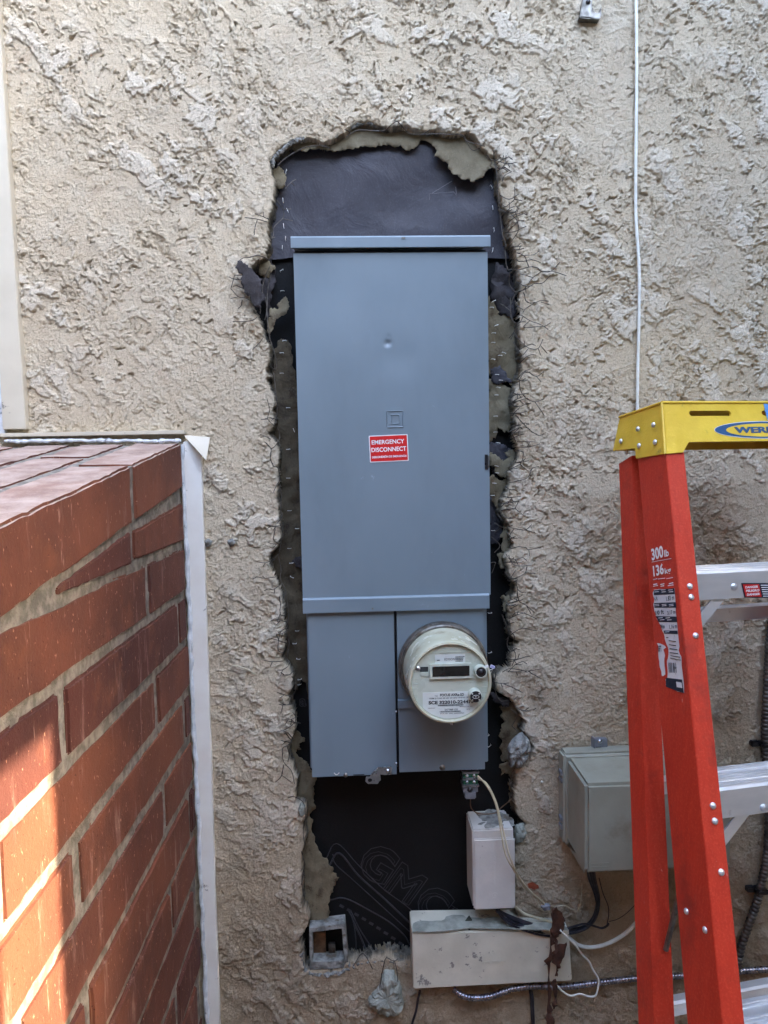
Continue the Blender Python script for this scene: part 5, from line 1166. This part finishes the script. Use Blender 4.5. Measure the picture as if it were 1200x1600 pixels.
# cap print
def cfp(px_, py_, lift): return Lfront(px_, py_, -.003-lift)
oL = cfp(1192, 672, .0006)
def on_cap(poly, lift, name, mat, par_=None): return mobj(name, [cfp(x, y, lift) for x, y in poly], [tuple(range(len(poly)))], mat, par_ or ld)
def ell(cx, cy, rx, ry, n=48, sk=0): return [(cx+rx*math.cos(2*math.pi*k/n), cy+ry*math.sin(2*math.pi*k/n)) for k in range(n)]
on_cap(ell(1192, 671.5, 76, 13.6), .0004, 'logo_border', MT['white'])
on_cap(ell(1192, 671.5, 75, 12.8), .0006, 'logo_oval', MT['blueink'])
on_cap(ell(1192+2, 671.8, 59.5, 10.3), .0008, 'logo_field', MT['yellow'])
tx('WERNER', (cfp(1239, 672, 0)-cfp(1147, 672, 0))@rL, .0107, 0, 0, cfp(1193, 672, 0), rL, uL, nL, MT['dullsteel'], ld, bold=.035, lift=.0009)
tx('WERNER', (cfp(1239, 672, 0)-cfp(1148, 672, 0))@rL, .0102, 0, 0, cfp(1194, 671.6, 0), rL, uL, nL, MT['blueink'], ld, bold=.03, lift=.0012)
on_cap([(1193, 631), (1230, 631), (1226, 656), (1199, 656)], .0010, 'blue_label', MT['bluelabel'])
# rail decals on the left web; coordinates measured on the web plane
def WPt(px_, py_, lift=.0005): q, _ = web_pt(px_, py_); return q+wn*lift
uW = LP(-tF, 0, -1)-LP(0, 0, 0); uW = -uW/np.linalg.norm(uW); xW_ = -np.cross(uW, wn); xW_ = xW_/np.linalg.norm(xW_)
if xW_ @ bL > 0: xW_ = -xW_
def web_poly(poly, lift, name, mat, par_=None): return mobj(name, [WPt(x, y, lift) for x, y in poly], [tuple(range(len(poly)))], mat, par_ or ld)
def web_rag(poly, lift, name, mat, seed):
    pts = ragged(poly, .10, 2, seed); return mobj(name, [WPt(x, y, lift) for x, y in pts], [tuple(range(len(pts)))], mat, ld)
def ZZ(x, y): return 1005+x/6.4, 840+y/6.4            # from the enlarged view of the label
def web_text(s_, x0, x1, yt, yb, mat, lift=.0012, bold=.02, slope=-.10, g=None):
    a_ = ZZ(x0, (yt+yb)/2+0); b_ = ZZ(x1, (yt+yb)/2); A_ = WPt(*a_, 0); B_ = WPt(*b_, 0)
    w_ = abs((B_-A_)@xW_); h_ = np.linalg.norm(WPt(*ZZ(x0, yt), 0)-WPt(*ZZ(x0, yb), 0))
    return tx(s_, w_, h_, 0, 0, (A_+B_)/2, xW_, uW, wn, MT[mat], ld, bold=bold, lift=lift, g=g)
g = G(); web_text('300', 88, 208, 95, 215, 'white', g=g, bold=.03); web_text('lb', 218, 262, 120, 190, 'white', g=g, bold=.02)
web_text('136', 105, 212, 268, 378, 'white', g=g, bold=.03); web_text('kg', 222, 285, 300, 375, 'white', g=g, bold=.02)
g.obj('lettering', MT['white'], ld)
g = G()
def seg(x0, y0, x1, y1, w_=.0004): g.tube([WPt(*ZZ(x0, y0), .0004), WPt(*ZZ(x1, y1), .0004)], w_, 4)
seg(88, 245, 282, 210); seg(102, 422, 140, 412); seg(150, 416, 220, 406); seg(235, 412, 296, 400)
for (x0, y0, x1, y1) in ((105, 470, 140, 464), (105, 488, 148, 480), (175, 470, 212, 462), (178, 488, 210, 482), (262, 462, 300, 452), (250, 482, 302, 474)): seg(x0, y0, x1, y1, .0007)
g.obj('small_print', MT['white'], ld)
def zz(L): return [ZZ(x, y) for x, y in L]
web_rag(zz([(108,528),(318,505),(352,960),(358,1130),(385,1190),(412,1555),(330,1530),(232,1490),(225,1420),(245,1400),(240,1240),(255,1120),(220,1020),(210,960),(180,880),(150,830),(125,760),(112,640)]), .0005, 'rail_sticker', MT['labelwhite'], 3)
web_rag(zz([(140,1055),(210,1075),(232,1100),(205,1120),(215,1240),(225,1370),(190,1385),(170,1300),(155,1180)]), .0006, 'sticker_scrap', MT['labelwhite'], 5)
for k, L in enumerate(([(108,526),(318,505),(322,565),(112,575)], [(114,655),(330,645),(338,700),(118,700)], [(130,785),(340,790),(345,845),(160,845)], [(208,930),(348,930),(352,965),(215,960)], [(232,1400),(395,1420),(412,1555),(330,1530),(232,1490)])):
    web_poly(zz(L), .0009, 'sticker_band', MT['navy'])
g = G()
for (s_, x0, x1, yt, yb) in (('1.83 m', 236, 316, 580, 628), ('6 ft', 120, 150, 590, 630), ('3,17 m', 248, 330, 728, 772), ('10 ft', 130, 214, 726, 768), ('1,16 m', 268, 345, 868, 915), ('9in', 178, 222, 868, 910)): web_text(s_, x0, x1, yt, yb, 'ink', g=g, bold=.02)
x = 255
while x < 340: w_ = random.choice((3, 5, 8)); L = zz([(x, 1250), (x+w_, 1251), (x+w_+8, 1352), (x+8, 1350)]); k0 = [WPt(a_, b_, .0010) for a_, b_ in L]; g.add(k0, [(0, 1, 2, 3)]); x += w_+random.choice((4, 6, 9))
for (x0, y0, x1, y1) in ((262,1030,330,1040),(264,1070,330,1080),(270,1110,345,1120),(272,1150,350,1160),(280,1180,372,1196),(275,1205,380,1225),(235,1000,255,1000)): g.tube([WPt(*ZZ(x0, y0), .0008), WPt(*ZZ(x1, y1), .0008)], .0006, 4)
web_text('6FT', 155, 190, 1080, 1140, 'ink', g=g)
g.obj('lettering', MT['ink'], ld)
g = G()
for (y_, xa) in ((525, 115), (545, 120), (670, 122), (685, 124), (805, 160), (825, 175), (945, 225)):
    for q in (0, 1, 2):
        x0 = xa+q*72
        if x0+45 < 335: g.tube([WPt(*ZZ(x0, y_), .0012), WPt(*ZZ(x0+42, y_-4), .0012)], .0005, 4)
a_ = zz([(335,1440),(390,1450),(398,1505),(342,1495)]); g.add([WPt(*q, .0011) for q in a_], [(0, 1, 2, 3)])
g.obj('small_print', MT['labelwhite'], ld)
# danger label on the first step
oy = STEPS[0][0]-.0005
def SPt(px_, py_, lift=0): return Pplane(px_, py_, CP(0, oy-lift, 0), bL)
mobj('danger_label', [SPt(*q) for q in ((1158, 911), (1262, 911), (1266, 935), (1163, 934))], [(0, 1, 2, 3)], MT['navy'], ld)
mobj('red_field', [SPt(*q, .0004) for q in ((1160.5, 913), (1186, 913), (1190, 932.5), (1165, 932))], [(0, 1, 2, 3)], MT['red'], ld)
g = G()
for (s_, x0, x1, yc) in (('DANGER', 1164, 1184, 917), ('PELIGRO', 1165, 1186, 922.6), ('DANGER', 1166.5, 1187, 928.4)):
    A_, B_ = SPt(x0, yc), SPt(x1, yc); tx(s_, np.linalg.norm(B_-A_), .0036, 0, 0, (A_+B_)/2, rL, zL, -bL, None, None, g=g, lift=.0008, bold=.04)
for i in range(6): A_, B_ = SPt(1189+i*.7, 914.5+i*3.4, .0006), SPt(1258, 914.5+i*3.4, .0006); g.tube([A_, B_], .0006, 4)
g.obj('lettering', MT['white'], ld)
nw = thing('back_light_blocker', 'unseen wall added behind the camera to block low sky light', 'light blocker', (0, -2.6, 0))  # unseen wall added so that light falls mostly from above
G().box(-5.0, 5.0, -2.9, -2.6, 0, 3.6).obj('back_blocker_face', MT['mortar'], nw)
lw = thing('left_light_blocker', 'unseen dark wall added far left to dim faces turned left', 'wall', (-1.68, -1.6, 0))  # added blocker out of view, dark to dim faces turned left
G().box(-1.75, -1.60, -2.59, .0, 0, 5.4).obj('left_blocker_face', simple('blocker_dark', (74, 66, 58), (60, 54, 48), 6, .8), lw)
# ================================================================== ADDED SUN BLOCKER (out of view; shades the stucco, lets one strip of sun through)
sw = thing('sun_blocker', 'unseen board screen added to block the sun, with a gap', 'fence', (1.75, -1.2, 0))
YG0, YG1 = -1.235, -1.365
n_ = 0; y_ = -.02
while y_ > -2.45:
    y2 = y_-.14
    if y_ > YG0 and y2 < YG0: y2 = YG0
    if YG1 < y_ <= YG0: y_ = YG1; continue
    G().box(1.74+random.uniform(-.002, .002), 1.765, y2+(.001 if y2 != YG0 else 0), y_, 0, 6.2).obj('board', MT['fence'], sw); y_ = y2
G().box(1.765, 1.80, YG1, YG0, 2.62, 6.2).obj('sun_gap_top', MT['fence'], sw)
